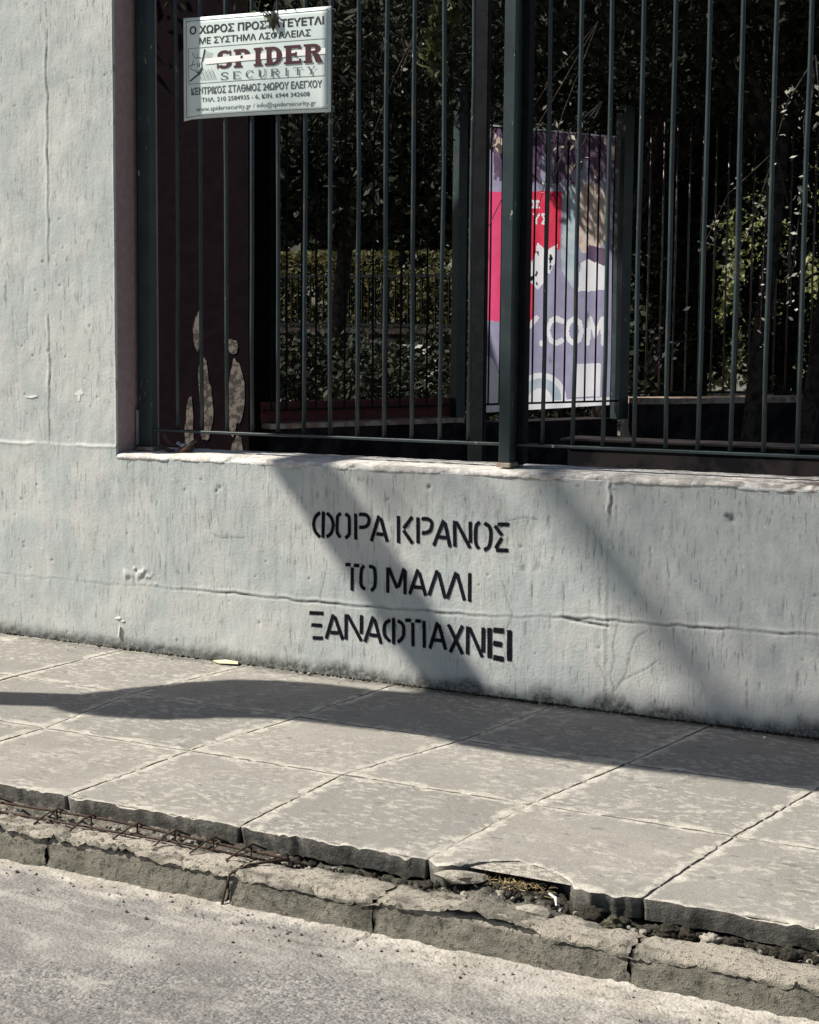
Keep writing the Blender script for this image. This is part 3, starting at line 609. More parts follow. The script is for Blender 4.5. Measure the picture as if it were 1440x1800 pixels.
# slab serif capitals from strokes: (x0,y0,x1,y1) boxes and polylines on a unit cell
def cap(ch, tw, th):
    R = []   # rects x0 y0 x1 y1 in 0..1 (y up)
    def rect(a, b, c, d): R.append([(a, b), (c, b), (c, d), (a, d)])
    def arc(cx, cy, rx, ry, a0, a1, w0, w1, n=12):
        for k in range(n):
            p = [a0+(a1-a0)*(k+q)/n for q in (0, 1)]; ws = [w0+(w1-w0)*abs(math.cos(q)) for q in p]
            R.append([(cx+(rx)*math.cos(p[0]), cy+ry*math.sin(p[0])), (cx+rx*math.cos(p[1]), cy+ry*math.sin(p[1])),
                      (cx+(rx-ws[1])*math.cos(p[1]), cy+(ry-th)*math.sin(p[1])), (cx+(rx-ws[0])*math.cos(p[0]), cy+(ry-th)*math.sin(p[0]))])
    pi = math.pi
    def stem(x): rect(x, 0, x+tw, 1); rect(x-tw*.35, 0, x+tw*1.35, th*.8); rect(x-tw*.35, 1-th*.8, x+tw*1.35, 1)
    if ch == 'I': stem(.5-tw/2)
    if ch == 'T': stem(.5-tw/2); rect(0, 1-th, 1, 1); rect(0, .78, th*.8, 1-th); rect(1-th*.8, .78, 1, 1-th)
    if ch in 'PRD': stem(.08)
    if ch in 'PR': arc(.5, .74, .42, .26, -pi/2, pi/2, tw*.5, tw*1.0); rect(.08+tw, 1-th, .52, 1); rect(.08+tw, .48, .52, .48+th)
    if ch == 'R': R.append([(.48, .48), (.48+tw, .50), (1., 0), (1.-tw*1.1, 0)]); rect(.78, 0, 1.02, th*.8)
    if ch == 'D': arc(.42, .5, .56, .5, -pi/2, pi/2, tw*.5, tw*1.1); rect(.08+tw, 1-th, .44, 1); rect(.08+tw, 0, .44, th)
    if ch == 'E': stem(.08); rect(.1, 1-th, .92, 1); rect(.1, 0, .95, th); rect(.1, .5-th/2, .70, .5+th/2); rect(.92-th*.8, .76, .92, 1-th); rect(.95-th*.8, th, .95, .26); rect(.70-th*.6, .36, .70, .64)
    if ch == 'C': arc(.54, .5, .48, .5, pi*.22, pi*1.78, tw*.4, tw*1.05, 18); rect(.86, .66, .93, .98)
    if ch == 'S':
        arc(.5, .735, .42, .265, pi*.12, pi*1.5, tw*.5, tw*1.0, 14); arc(.5, .265, .44, .265, pi*.5, -pi*.88, tw*.5, tw*1.0, 14); rect(.82, .68, .90, .98); rect(.06, .02, .13, .32)
        R.append([(.36, .53), (.5, .60), (.68, .46), (.52, .40)])
    if ch == 'U': rect(.12, .3, .12+tw, 1); rect(.80, .3, .80+tw*.5, 1); rect(.02, 1-th*.8, .12+tw*1.4, 1); rect(.68, 1-th*.8, 1, 1); arc(.48, .3, .36+.02, .3, pi, 2*pi, tw*.5, tw, 12)
    if ch == 'Y': rect(.5-tw/2, 0, .5+tw/2, .45); R.append([(.5-tw/2, .45), (.5+tw/2, .45), (.1+tw, 1), (.1, 1)]); R.append([(.5, .42), (.5+tw*.5, .5), (.92, 1), (.92-tw*.55, 1)]); rect(0, 1-th*.8, .4, 1); rect(.68, 1-th*.8, 1, 1); rect(.28, 0, .72, th*.8)
    return R
def serif_word(word, u0, v0, u1, v1, mat, cellw, gap, tw, th):
    n = len(word); tot = sum(cellw*(.62 if ch == 'I' else 1.) for ch in word)+(n-1)*gap; k = 0; x = 0
    for ch in word:
        b = MB(); w = cellw*(.62 if ch == 'I' else 1.)
        for q in cap(ch, tw, th):
            V = [sg(u0+(u1-u0)*(x+(px if ch != 'I' else .5+(px-.5)/.62)*w)/tot, v1+(v0-v1)*pz_, .0009+.00002*k) for px, pz_ in q]; k += 1
            b.add(V, [(0, 1, 2, 3)])
        b.build('letter', mat, SIGN); x += w+gap
serif_word('SPIDER', .235, .345, .945, .525, M['maroon'], 1., .10, .30, .16)
serif_word('SECURITY', .265, .560, .905, .635, M['grey_ink'], 1., .50, .17, .08)
# emblem: sketchy masked head over cross hatching
b = MB()
def ln(u0, v0, u1, v1, w=.002, off=.0010):
    d = Vector(((u1-u0)*SW, (v1-v0)*SH)).normalized(); nu, nv = -d.y*w/2/SW, d.x*w/2/SH
    b.add([sg(u0-nu, v0-nv, off), sg(u1-nu, v1-nv, off), sg(u1+nu, v1+nv, off), sg(u0+nu, v0+nv, off)], [(0, 1, 2, 3)])
for k in range(9): ln(.150+k*.008, .33+.004*k, .135+k*.008, .42, .0010)
for k in range(14): ln(.10+k*.0085, .51+.012*((k*5) % 3), .13+k*.0085, .63, .0009)
for q in [(.155, .32, .135, .44, .006), (.062, .345, .085, .40, .0022), (.085, .40, .13, .40, .0022), (.075, .42, .060, .47, .002), (.045, .475, .085, .46, .0022), (.045, .475, .055, .51, .002), (.055, .51, .09, .525, .002),
          (.13, .44, .135, .50, .004), (.135, .50, .115, .555, .010), (.115, .555, .045, .625, .006), (.09, .53, .115, .56, .004), (.10, .45, .105, .49, .003), (.118, .45, .116, .49, .003), (.10, .36, .10, .40, .0015)]: ln(*q)
b.build('emblem', M['ink'], SIGN)
b = MB(); b.add([sg(.155, .405, .0016), sg(.965, .385, .0016), sg(.965, .445, .0016), sg(.155, .468, .0016)], [(0, 1, 2, 3)])
V = []
for i in range(17):
    t = i/16; V += [sg(.155+.81*t, .412-.022*t, .0017), sg(.155+.81*t, .470-.024*t, .0017)]
MBt = MB().add(V, [(2*i, 2*i+2, 2*i+3, 2*i+1) for i in range(16)]); MBt.build('white_strip', M['tape'], SIGN, label='plain white strip stuck across the red lettering')
for (u, v) in ((.99, .03), (.985, .95)):
    p = sg(u, v); MB().tube([(p[0]-.012, p[1]-.004, p[2]), (p[0]+.004, p[1]-.006, p[2]+.004), (p[0]+.018, p[1]+.012, p[2]), (p[0]+.006, p[1]+.034, p[2]-.004)], .0018, 5).build('wire_tie', M['steel'], SIGN)

# ------------------------------------------------------------------ foliage helpers
def leaf_quads(P, size, aspect=.5, seed=0, droop=0., pw=1.):
    """P: (n,3) centres -> folded leaf quads"""
    r = np.random.default_rng(seed); n = len(P)
    d = r.normal(size=(n, 3)); d[:, 2] = d[:, 2]*.8-droop; d /= np.linalg.norm(d, axis=1)[:, None]
    q = r.normal(size=(n, 3)); w = np.cross(d, q); w /= np.linalg.norm(w, axis=1)[:, None]
    L = size*(.5+.9*r.random(n)**pw)[:, None]; W = L*aspect
    V = np.stack([P-d*L*.5, P+w*W*.5-d*L*.05, P+d*L*.5, P-w*W*.5-d*L*.05], 1).reshape(-1, 3)
    F = np.arange(4*n).reshape(n, 4); return V, F
def lit_path(P, boxes):
    """True where a leaf would stand in a sunbeam that falls on one of the boxes (open gaps in the canopy)"""
    keep = np.ones(len(P), bool); d = np.array(SUN)
    for (x0, x1, y0, y1, z0, z1, prob, sd) in boxes:
        # follow the light down to the box's mid height plane band
        zt = (z0+z1)/2; t = (P[:, 2]-zt)/(-d[2]); X = P[:, 0]+d[0]*t; Y = P[:, 1]+d[1]*t
        ex = abs(d[0]/d[2])*(z1-z0)/2; ey = abs(d[1]/d[2])*(z1-z0)/2
        hit = (P[:, 2] > z0) & (X > x0-ex) & (X < x1+ex) & (Y > y0-ey) & (Y < y1+ey) & (np.random.default_rng(sd).random(len(P)) < prob)
        keep &= ~hit
    return keep
GAPS = [(-3.68, -3.52, 4.25, 4.35, .3, 1.2, 1., 2), (-3.95, -3.78, 4.25, 4.35, .5, 1.1, 1., 3), (-2.75, -1.85, 5.8, 7.6, .7, 1.72, .985, 1)]
def crown_pts(blobs, n, seed, hollow=.35):
    r = np.random.default_rng(seed); out = []; vol = np.array([b[3]*b[4]*b[5] for b in blobs]); vol = vol**.75/np.sum(vol**.75)
    for b_, f in zip(blobs, vol):
        k = int(n*f); d = r.normal(size=(k, 3)); d /= np.linalg.norm(d, axis=1)[:, None]
        rad = (hollow+(1-hollow)*r.random(k))**.6; rad *= .8+.45*vn(d[:, 0]*3+b_[0], d[:, 1]*3+d[:, 2]*2.2, seed)
        out.append(np.array(b_[:3])+d*rad[:, None]*np.array(b_[3:6]))
    P = np.vstack(out)
    cl = fbm(P[:, 0]*2.6+P[:, 2]*1.3, P[:, 1]*2.6-P[:, 2]*1.9, seed+5, 3); return P[cl > .40]
def tree(label, loc, trunk, blobs, n, size, mat, seed, aspect=.45, droop=0., cat='tree', name='tree', group=None, limbs=5, hole=True):
    group = group or ('trees and shrubs behind the fence')
    T = thing(name, loc, label=label, cat=cat, group=group)
    L = np.array(loc); L3 = Vector(loc); r = random.Random(seed)
    if trunk:
        h, r0, r1, lx, ly = trunk; pts = []; rr = []
        for i in range(8):
            t = i/7; pts.append((lx*t+math.sin(t*5+seed)*.05*h*.25, ly*t+math.cos(t*4+seed)*.03*h*.25, -.03+h*t)); rr.append(r0+(r1-r0)*t + (.3*r0 if i == 0 else 0))
        mbk = MB(); mbk.tube(pts, rr, 10); mbk.build('trunk', M['bark'], T, smooth=True)
        for k in range(limbs):
            b_ = blobs[k % len(blobs)]; s0 = pts[r.choice([4, 5, 6, 7])]; e = Vector(b_[:3])-Vector(loc)+Vector((r.uniform(-.5, .5)*b_[3], r.uniform(-.5, .5)*b_[4], r.uniform(-.4, .5)*b_[5]))
            mid = Vector(s0).lerp(e, .5)+Vector((r.uniform(-.1, .1), r.uniform(-.1, .1), .12)); smp = np.array([(Vector(s0).lerp(mid, q/12)+L3)[:] for q in range(13)]+[(mid.lerp(e, q/12)+L3)[:] for q in range(13)])
            if not lit_path(smp, [GAPS[-1][:6]+(1.1, 1)]).all(): continue
            MB().tube([s0, mid, e], [r1*.75, r1*.45, r1*.12], 6).build('limb', M['bark'], T, smooth=True)
    P = crown_pts(blobs, n, seed)
    if hole: P = P[lit_path(P, GAPS)]
    V, F = leaf_quads(P-L, size, aspect, seed, droop); mesh('crown', V, F, M[mat], T); return T

# ------------------------------------------------------------------ courtyard: inner fence, banner, pier, posts
A0 = Vector((-3.47, 4.43)); A1 = Vector((-1.95, 7.45)); AD = (A1-A0).normalized(); AN = Vector((AD.y, -AD.x))  # AN points to the street side
def fp(s, off, z): p = A0+AD*s+AN*off; return (p.x, p.y, z)
def fbox(b, s0, s1, o0, o1, z0, z1):
    V = [fp(s_, o, z) for z in (z0, z1) for o in (o0, o1) for s_ in (s0, s1)]
    return b.add(V, [(0, 2, 3, 1), (4, 5, 7, 6), (0, 1, 5, 4), (2, 6, 7, 3), (0, 4, 6, 2), (1, 3, 7, 5)])
IF = thing('courtyard_fence', (0, 0, 0), label='thin dark bar fence with a red beam running from the brown pillar to the banner', cat='fence')
s_ = .06; k = 0
while s_ < 3.30:
    if not (1.62 < s_ < 1.76):
        x, y, z = fp(s_, .02, .75); b = MB(); b.tube([(x, y, .75), (x+random.uniform(-.004, .004), y, 1.8), (x, y, 3.0)], .0075, 5); b.build('bar', M['iron'], IF)
    s_ += .122 if s_ < 1.7 else .110
fbox(MB(), 0, 1.68, -.06, -.02, .66, .80).build('beam', M['red'], IF)
fbox(MB(), 0, 3.33, .005, .035, .738, .752).build('bottom_rail', M['iron'], IF)
fbox(MB(), 0, 3.33, .005, .035, 2.99, 3.01).build('top_rail', M['iron'], IF)
fbox(MB(), 1.665, 1.745, -.03, .04, .60, 3.05).build('post', M['teal'], IF)
fbox(MB(), 3.33, 3.43, -.05, .05, .60, 3.05).build('post', M['teal'], IF)
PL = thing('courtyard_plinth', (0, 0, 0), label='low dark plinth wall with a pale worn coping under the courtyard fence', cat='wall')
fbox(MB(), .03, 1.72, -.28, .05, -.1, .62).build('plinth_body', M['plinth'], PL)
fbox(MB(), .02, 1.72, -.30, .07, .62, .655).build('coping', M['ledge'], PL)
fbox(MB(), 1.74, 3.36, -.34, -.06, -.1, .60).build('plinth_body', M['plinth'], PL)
# second run turning right
C0 = Vector((-1.90, 7.52)); CD = Vector((1.45, 1.75)).normalized(); CN = Vector((CD.y, -CD.x))
def cbox(b, s0, s1, o0, o1, z0, z1):
    V = []
    for z in (z0, z1):
        for o in (o0, o1):
            for q in (s0, s1): p = C0+CD*q+CN*o; V.append((p.x, p.y, z))
    return b.add(V, [(0, 2, 3, 1), (4, 5, 7, 6), (0, 1, 5, 4), (2, 6, 7, 3), (0, 4, 6, 2), (1, 3, 7, 5)])
F2 = thing('garden_fence', (0, 0, 0), label='thin bar fence on a low wall at the right before the sunlit greenery', cat='fence')
s_ = .16
while s_ < 4.2:
    p = C0+CD*s_; MB().tube([(p.x, p.y, .80), (p.x+random.uniform(-.004, .004), p.y, 1.9), (p.x, p.y, 3.0)], .0085, 6).build('bar', M['inner'], F2, smooth=True); s_ += .125
cbox(MB(), 0, 4.3, -.015, .015, .795, .81).build('bottom_rail', M['iron'], F2)
cbox(MB(), 0, 4.3, -.015, .015, 2.99, 3.01).build('top_rail', M['iron'], F2)
G2 = thing('garden_wall', (0, 0, 0), label='low dark wall with reddish worn coping under the right hand garden fence', cat='wall')
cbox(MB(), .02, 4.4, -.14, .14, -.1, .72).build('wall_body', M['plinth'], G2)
cbox(MB(), .02, 4.4, -.16, .16, .72, .765).build('coping', M['ledge'], G2)
# low yard wall just behind the boundary wall
YW = thing('yard_wall', (0, 0, 0), label='low dark planter wall close behind the sill at the right, spotted with sunlight', cat='wall')
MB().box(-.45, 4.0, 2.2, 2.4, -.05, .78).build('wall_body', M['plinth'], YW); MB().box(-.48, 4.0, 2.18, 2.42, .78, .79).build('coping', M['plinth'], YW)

# advertising banner tied behind the bars
BAN = thing('advertising_banner', (0, 0, 0), label='purple, red and white advertising banner hung on the courtyard fence beyond the middle post', cat='banner')
def ban_sheet(nm, pts, mat, off, lab=None):
    V = []; n = len(pts)
    for (s_, z) in pts: V.append(fp(s_, -.028+off+.004*math.sin(s_*9+z*3), z))
    return mesh(nm, V, [tuple(range(n))], M[mat], BAN)
def rect(s0, z0, s1, z1, dz=0.): return [(s0, z0), (s1, z0+dz), (s1, z1+dz), (s0, z1)]
def inpoly(X, Y, poly):
    c = np.zeros(X.shape, bool); n = len(poly)
    for a in range(n):
        x0, y0 = poly[a]; x1, y1 = poly[(a+1) % n]
        if y0 != y1: c ^= ((Y > y0) != (Y > y1)) & (X < (x1-x0)*(Y-y0)/(y1-y0)+x0)
    return c
bs = np.linspace(1.98, 3.30, 151); bz = np.linspace(0, 1, 301)
S_, T_ = np.meshgrid(bs, bz); Zb = (.68+.03*(S_-1.98)/1.32)+T_*2.10
Sc = (S_[:-1, :-1]+S_[1:, 1:])/2; Zc = (Zb[:-1, :-1]+Zb[1:, 1:])/2
BM = ['b_purple', 'b_white', 'b_pink', 'b_red', 'b_dark', 'b_teal', 'b_skin', 'b_ink']
mi = np.zeros(Sc.shape, int)
wob = (fbm(Sc*9, Zc*9, 500)-.5)*.10
mi[Zc+wob > 2.42] = 4
mi[(Zc > 2.40) & (fbm(Sc*9, Zc*6, 501) > .66)] = 6
mi[(Zc > 2.36) & (Zc < 2.62) & (fbm(Sc*11, Zc*6, 502) > .58)] = 0
mi[inpoly(Sc+wob*.3, Zc, [(2.76, 1.75), (2.90, 1.62), (2.90, 2.40), (2.76, 2.40)])] = 5
mi[inpoly(Sc+wob*.4, Zc+wob*.3, [(2.90, 2.00), (2.98, 1.90), (3.12, 1.90), (3.24, 2.02), (3.24, 2.32), (3.14, 2.44), (2.98, 2.44), (2.90, 2.28)])] = 6
mi[inpoly(Sc+wob*.4, Zc+wob*.3, [(2.94, 1.60), (3.26, 1.62), (3.26, 1.80), (3.10, 1.90), (2.96, 1.82)])] = 1
mi[inpoly(Sc+wob*.4, Zc+wob*.4, [(3.02, 1.86), (3.24, 1.80), (3.27, 1.93), (3.04, 1.97)])] = 4
mi[inpoly(Sc, Zc, [(1.985, 1.365), (2.17, 1.365), (2.17, 2.32), (1.985, 2.32)])] = 2
mi[inpoly(Sc, Zc, [(2.17, 1.365), (2.47, 1.365), (2.47, 1.64), (2.36, 1.70), (2.17, 1.74)])] = 3
mi[inpoly(Sc, Zc, [(2.17, 1.72), (2.44, 1.75), (2.55, 1.90), (2.75, 1.92), (2.75, 2.36), (2.17, 2.33)])] = 3
mi[inpoly(Sc+wob*.5, Zc+wob*.5, [(2.36, 1.70), (2.50, 1.60), (2.62, 1.70), (2.72, 1.84), (2.72, 1.96), (2.60, 1.90), (2.50, 1.96), (2.46, 1.82), (2.38, 1.86)])] = 1
mi[(mi == 1) & (Zc > 1.64) & (Sc < 2.72) & (fbm(Sc*26, Zc*26, 503) > .60)] = 7
e = np.hypot((Sc-2.56)/.27, (Zc-.76)/.215); mi[(e < 1)] = 5; mi[(e < 1) & (e > .80)] = 1; mi[e < .45] = 1
e = np.hypot((Sc-2.02)/.14, (Zc-.80)/.30); mi[e < 1] = 1
mi[inpoly(Sc, Zc, [(2.93, .78), (3.20, .78), (3.20, 1.04), (2.93, 1.04)])] = 1
def strk(pts, w): return seg_d(Sc, Zc, pts) < w
lw = .026
z0, z1 = 1.20, 1.39; zm = 1.295
for P_ in ([(2.30, z1), (2.40, zm)], [(2.50, z1), (2.40, zm)], [(2.40, zm), (2.40, z0)], [(2.555, z0), (2.560, z0)],
           [(2.775, z1-.02), (2.72, z1), (2.66, z1-.02), (2.625, zm), (2.66, z0+.02), (2.72, z0), (2.775, z0+.02)],
           [(2.91, z1), (2.85, z1-.03), (2.83, zm), (2.85, z0+.03), (2.91, z0), (2.97, z0+.03), (2.99, zm), (2.97, z1-.03), (2.91, z1)],
           [(3.05, z0), (3.07, z1), (3.13, z0+.06), (3.20, z1), (3.22, z0)]): mi[strk(P_, lw*.85)] = 1
for zt, hh_, s0_, word in ((2.105, .07, 2.20, 'ΕΥΟΥΣ'), (2.225, .045, 2.20, 'ΑΝΕΜΟΣ')):
    G = {'Ε': [[(1, 1), (0, 1), (0, 0), (1, 0)], [(0, .5), (.8, .5)]], 'Υ': [[(0, 1), (.5, .5), (1, 1)], [(.5, .5), (.5, 0)]], 'Ο': [[(0, 0), (0, 1), (1, 1), (1, 0), (0, 0)]],
         'Σ': [[(1, 1), (0, 1), (.5, .5), (0, 0), (1, 0)]], 'Α': [[(0, 0), (.5, 1), (1, 0)], [(.2, .35), (.8, .35)]], 'Ν': [[(0, 0), (0, 1), (1, 0), (1, 1)]], 'Μ': [[(0, 0), (0, 1), (.5, .4), (1, 1), (1, 0)]]}
    for k_, ch in enumerate(word):
        for st in G[ch]: mi[strk([(s0_+(k_+a*.66)*hh_*1.25, zt+b_*hh_) for a, b_ in st], .008)] = 1
mi[Zc < .745+.03*(Sc-1.98)/1.32] = 1
V = np.array([fp(0, 0, 0)])+(S_.ravel()[:, None])*np.array([AD.x, AD.y, 0])+(-.034+.006*np.sin(S_*9+Zb*3)+.004*np.sin(S_*23)).ravel()[:, None]*np.array([AN.x, AN.y, 0])
V[:, 2] = Zb.ravel(); o = mesh('banner_sheet', V, gridF(151, 301), M[BM[0]], BAN)
for nm in BM[1:]: o.data.materials.append(M[nm])
o.data.polygons.foreach_set('material_index', mi.ravel().astype(np.int32)); o.data.update()
MB().tube([fp(1.98, -.03, 2.80), fp(3.30, -.03, 2.81)], .006, 6).build('hem_rope', M['b_white'], BAN)

# brown pillar of the inner building, dark gate post
BP = thing('brown_pillar', (0, 0, 0), label='tall dark brown rendered pillar behind the leftmost fence bars, with painted sun dapples low down', cat='pillar')
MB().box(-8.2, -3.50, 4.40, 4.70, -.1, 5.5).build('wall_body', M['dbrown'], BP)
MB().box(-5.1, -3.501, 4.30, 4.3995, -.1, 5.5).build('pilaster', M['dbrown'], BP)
def patch(cx, cz, w, h, sd, lab=None):  # pale patch that imitates a sun dapple by its colour
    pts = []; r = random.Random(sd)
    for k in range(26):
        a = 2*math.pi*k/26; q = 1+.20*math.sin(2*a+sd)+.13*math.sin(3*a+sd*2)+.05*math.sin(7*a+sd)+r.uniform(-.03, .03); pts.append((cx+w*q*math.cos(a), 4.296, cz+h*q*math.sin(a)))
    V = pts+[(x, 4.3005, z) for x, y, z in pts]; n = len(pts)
    mesh('painted_dapple', V, [tuple(range(n)), tuple(range(2*n-1, n-1, -1))]+[(i, i+n, (i+1) % n+n, (i+1) % n) for i in range(n)], M['dapple'], BP)
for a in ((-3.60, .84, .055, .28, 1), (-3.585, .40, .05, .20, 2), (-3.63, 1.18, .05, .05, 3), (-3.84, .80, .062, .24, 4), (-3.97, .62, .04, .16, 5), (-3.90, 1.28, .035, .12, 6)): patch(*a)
GP = thing('gate_post', (-.525, 1.29, 0), label='dark square steel post standing in the yard left of the middle fence post', cat='post')
bevel(MB().box(-.052, .022, -.018, .018, -.05, 3.0).build('shaft', M['iron'], GP), .004)
bevel(MB().box(-.06, .03, -.026, .026, 3.0, 3.02).build('cap', M['iron'], GP), .004)

# ------------------------------------------------------------------ courtyard trees
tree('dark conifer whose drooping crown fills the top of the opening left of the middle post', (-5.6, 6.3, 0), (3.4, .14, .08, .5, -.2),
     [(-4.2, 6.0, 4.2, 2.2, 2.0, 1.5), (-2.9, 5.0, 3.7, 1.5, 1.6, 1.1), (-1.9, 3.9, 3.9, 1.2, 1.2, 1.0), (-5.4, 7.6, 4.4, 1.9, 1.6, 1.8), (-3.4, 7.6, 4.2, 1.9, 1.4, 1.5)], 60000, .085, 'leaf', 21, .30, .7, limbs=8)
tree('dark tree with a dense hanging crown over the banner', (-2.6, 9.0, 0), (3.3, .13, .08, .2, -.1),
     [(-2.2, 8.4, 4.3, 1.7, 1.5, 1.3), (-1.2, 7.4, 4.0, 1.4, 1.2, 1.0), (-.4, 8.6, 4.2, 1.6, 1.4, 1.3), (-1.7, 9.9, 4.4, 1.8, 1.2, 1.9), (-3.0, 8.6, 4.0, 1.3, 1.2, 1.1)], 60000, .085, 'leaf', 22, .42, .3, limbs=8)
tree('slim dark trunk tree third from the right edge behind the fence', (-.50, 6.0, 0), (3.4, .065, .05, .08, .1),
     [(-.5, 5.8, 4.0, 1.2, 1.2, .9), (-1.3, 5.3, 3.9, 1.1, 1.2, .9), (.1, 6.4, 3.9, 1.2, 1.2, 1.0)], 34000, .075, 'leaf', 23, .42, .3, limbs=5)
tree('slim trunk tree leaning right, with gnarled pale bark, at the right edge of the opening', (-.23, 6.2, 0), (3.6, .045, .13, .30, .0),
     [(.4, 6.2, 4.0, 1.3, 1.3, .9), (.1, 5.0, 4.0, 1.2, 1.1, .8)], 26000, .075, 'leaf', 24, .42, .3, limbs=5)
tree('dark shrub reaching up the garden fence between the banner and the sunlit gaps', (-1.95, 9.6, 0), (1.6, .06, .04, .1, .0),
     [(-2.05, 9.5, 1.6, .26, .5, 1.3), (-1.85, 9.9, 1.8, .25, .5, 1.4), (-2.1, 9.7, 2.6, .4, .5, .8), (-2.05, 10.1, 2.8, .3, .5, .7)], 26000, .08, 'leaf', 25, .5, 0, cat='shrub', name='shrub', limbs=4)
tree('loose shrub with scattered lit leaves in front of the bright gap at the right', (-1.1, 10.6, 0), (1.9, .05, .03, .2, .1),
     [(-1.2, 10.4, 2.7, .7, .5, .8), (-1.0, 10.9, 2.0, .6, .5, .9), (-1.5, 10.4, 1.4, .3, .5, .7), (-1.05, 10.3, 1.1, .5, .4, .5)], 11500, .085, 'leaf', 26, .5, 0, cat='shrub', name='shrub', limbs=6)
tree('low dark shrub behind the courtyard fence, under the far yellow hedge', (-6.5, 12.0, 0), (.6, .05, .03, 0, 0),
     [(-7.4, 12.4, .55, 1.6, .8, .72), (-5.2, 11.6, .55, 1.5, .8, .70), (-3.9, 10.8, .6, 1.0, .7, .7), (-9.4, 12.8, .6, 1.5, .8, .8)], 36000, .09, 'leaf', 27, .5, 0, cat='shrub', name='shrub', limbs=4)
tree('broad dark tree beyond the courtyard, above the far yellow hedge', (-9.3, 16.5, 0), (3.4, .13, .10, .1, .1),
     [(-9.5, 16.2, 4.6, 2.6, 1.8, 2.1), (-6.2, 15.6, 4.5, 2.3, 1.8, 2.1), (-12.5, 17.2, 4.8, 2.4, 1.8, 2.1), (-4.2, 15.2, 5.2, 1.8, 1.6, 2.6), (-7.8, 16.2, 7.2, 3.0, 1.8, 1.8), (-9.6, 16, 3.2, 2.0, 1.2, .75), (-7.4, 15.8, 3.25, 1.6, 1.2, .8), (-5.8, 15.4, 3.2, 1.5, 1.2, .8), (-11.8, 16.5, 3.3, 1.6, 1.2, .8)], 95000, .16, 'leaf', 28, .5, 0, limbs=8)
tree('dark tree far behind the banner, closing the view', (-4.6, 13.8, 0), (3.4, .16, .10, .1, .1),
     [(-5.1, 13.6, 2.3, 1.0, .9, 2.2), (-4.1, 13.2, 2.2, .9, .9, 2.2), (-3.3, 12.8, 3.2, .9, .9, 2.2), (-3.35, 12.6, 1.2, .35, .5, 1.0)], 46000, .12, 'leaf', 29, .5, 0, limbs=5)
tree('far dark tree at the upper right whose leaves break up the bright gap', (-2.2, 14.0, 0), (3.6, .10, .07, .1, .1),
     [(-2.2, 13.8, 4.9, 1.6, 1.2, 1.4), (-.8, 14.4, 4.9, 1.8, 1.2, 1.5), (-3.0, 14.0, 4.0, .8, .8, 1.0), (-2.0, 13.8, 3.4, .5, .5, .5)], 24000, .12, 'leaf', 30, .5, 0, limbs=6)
# sunlit things far behind
tree('sunlit pale green bush glowing through the gaps at the right', (-5.2, 24.5, 0), (1.2, .06, .04, 0, 0),
     [(-6.6, 24.8, 1.6, 1.5, .8, 1.7), (-4.9, 24.3, 1.9, 1.6, .8, 2.0), (-3.2, 23.8, 1.5, 1.6, .8, 1.7), (-5.8, 25.0, 3.6, 1.5, .8, 1.3), (-4.2, 24.8, 3.8, 1.4, .8, 1.2)], 30000, .15, 'lime', 31, .5, 0, cat='bush', name='bush', hole=False, limbs=4)
tree('row of dark far trees closing the view above the yellow hedge', (-14.5, 27.5, 0), (3.5, .2, .12, 0, 0),
     [(-18, 27.6, 4.6, 2.6, 1.5, 2.6), (-14.8, 27.4, 4.4, 2.6, 1.5, 2.6), (-11.6, 27.2, 4.6, 2.6, 1.5, 2.7), (-8.6, 27.6, 4.8, 2.6, 1.5, 2.7)], 26000, .30, 'leaf', 33, .6, 0, hole=False, limbs=4)
HD = thing('far_hedge', (-12.0, 23.5, 0), label='sunlit yellow green hedge seen between the bars far behind the courtyard fence', cat='hedge')
r = np.random.default_rng(5); P = np.stack([r.uniform(-6, 5.5, 42000), r.uniform(-.5, .5, 42000), r.uniform(.2, 2.7, 42000)], 1); P = P[fbm(P[:, 0]*2, P[:, 2]*2, 9) > .36]
V, F = leaf_quads(P, .13, .5, 5); mesh('foliage', V, F, M['hedge'], HD)
FF = thing('far_fence', (-12.0, 21.6, 0), label='far thin bar fence standing in front of the sunlit yellow hedge', cat='fence')
for k in range(56): MB().tube([(-3.4+k*.13, 0, .95), (-3.4+k*.13, 0, 2.22)], .017, 4).build('bar', M['iron'], FF)
for z in (2.16, 1.30): MB().box(-3.5, 4.0, -.02, .02, z, z+.05).build('rail', M['iron'], FF)
FW = thing('far_wall', (-12.0, 21.6, 0), label='low grey wall under the far thin bar fence', cat='wall')
MB().box(-3.6, 4.2, -.12, .12, -.05, 1.28).build('wall_body', M['plinth'], FW); MB().box(-3.6, 4.2, -.15, .15, 1.17, 1.26).build('coping', M['bark'], FW)
WH = thing('white_hoarding', (-9.6, 20.6, 0), label='small sunlit pale panel low behind the bars left of the dark gate post', cat='panel')
for k in range(3): MB().box(-.72+k*.28, -.46+k*.28, 0, .05, .15, 1.0).build('panel_board', M['paper'], WH)

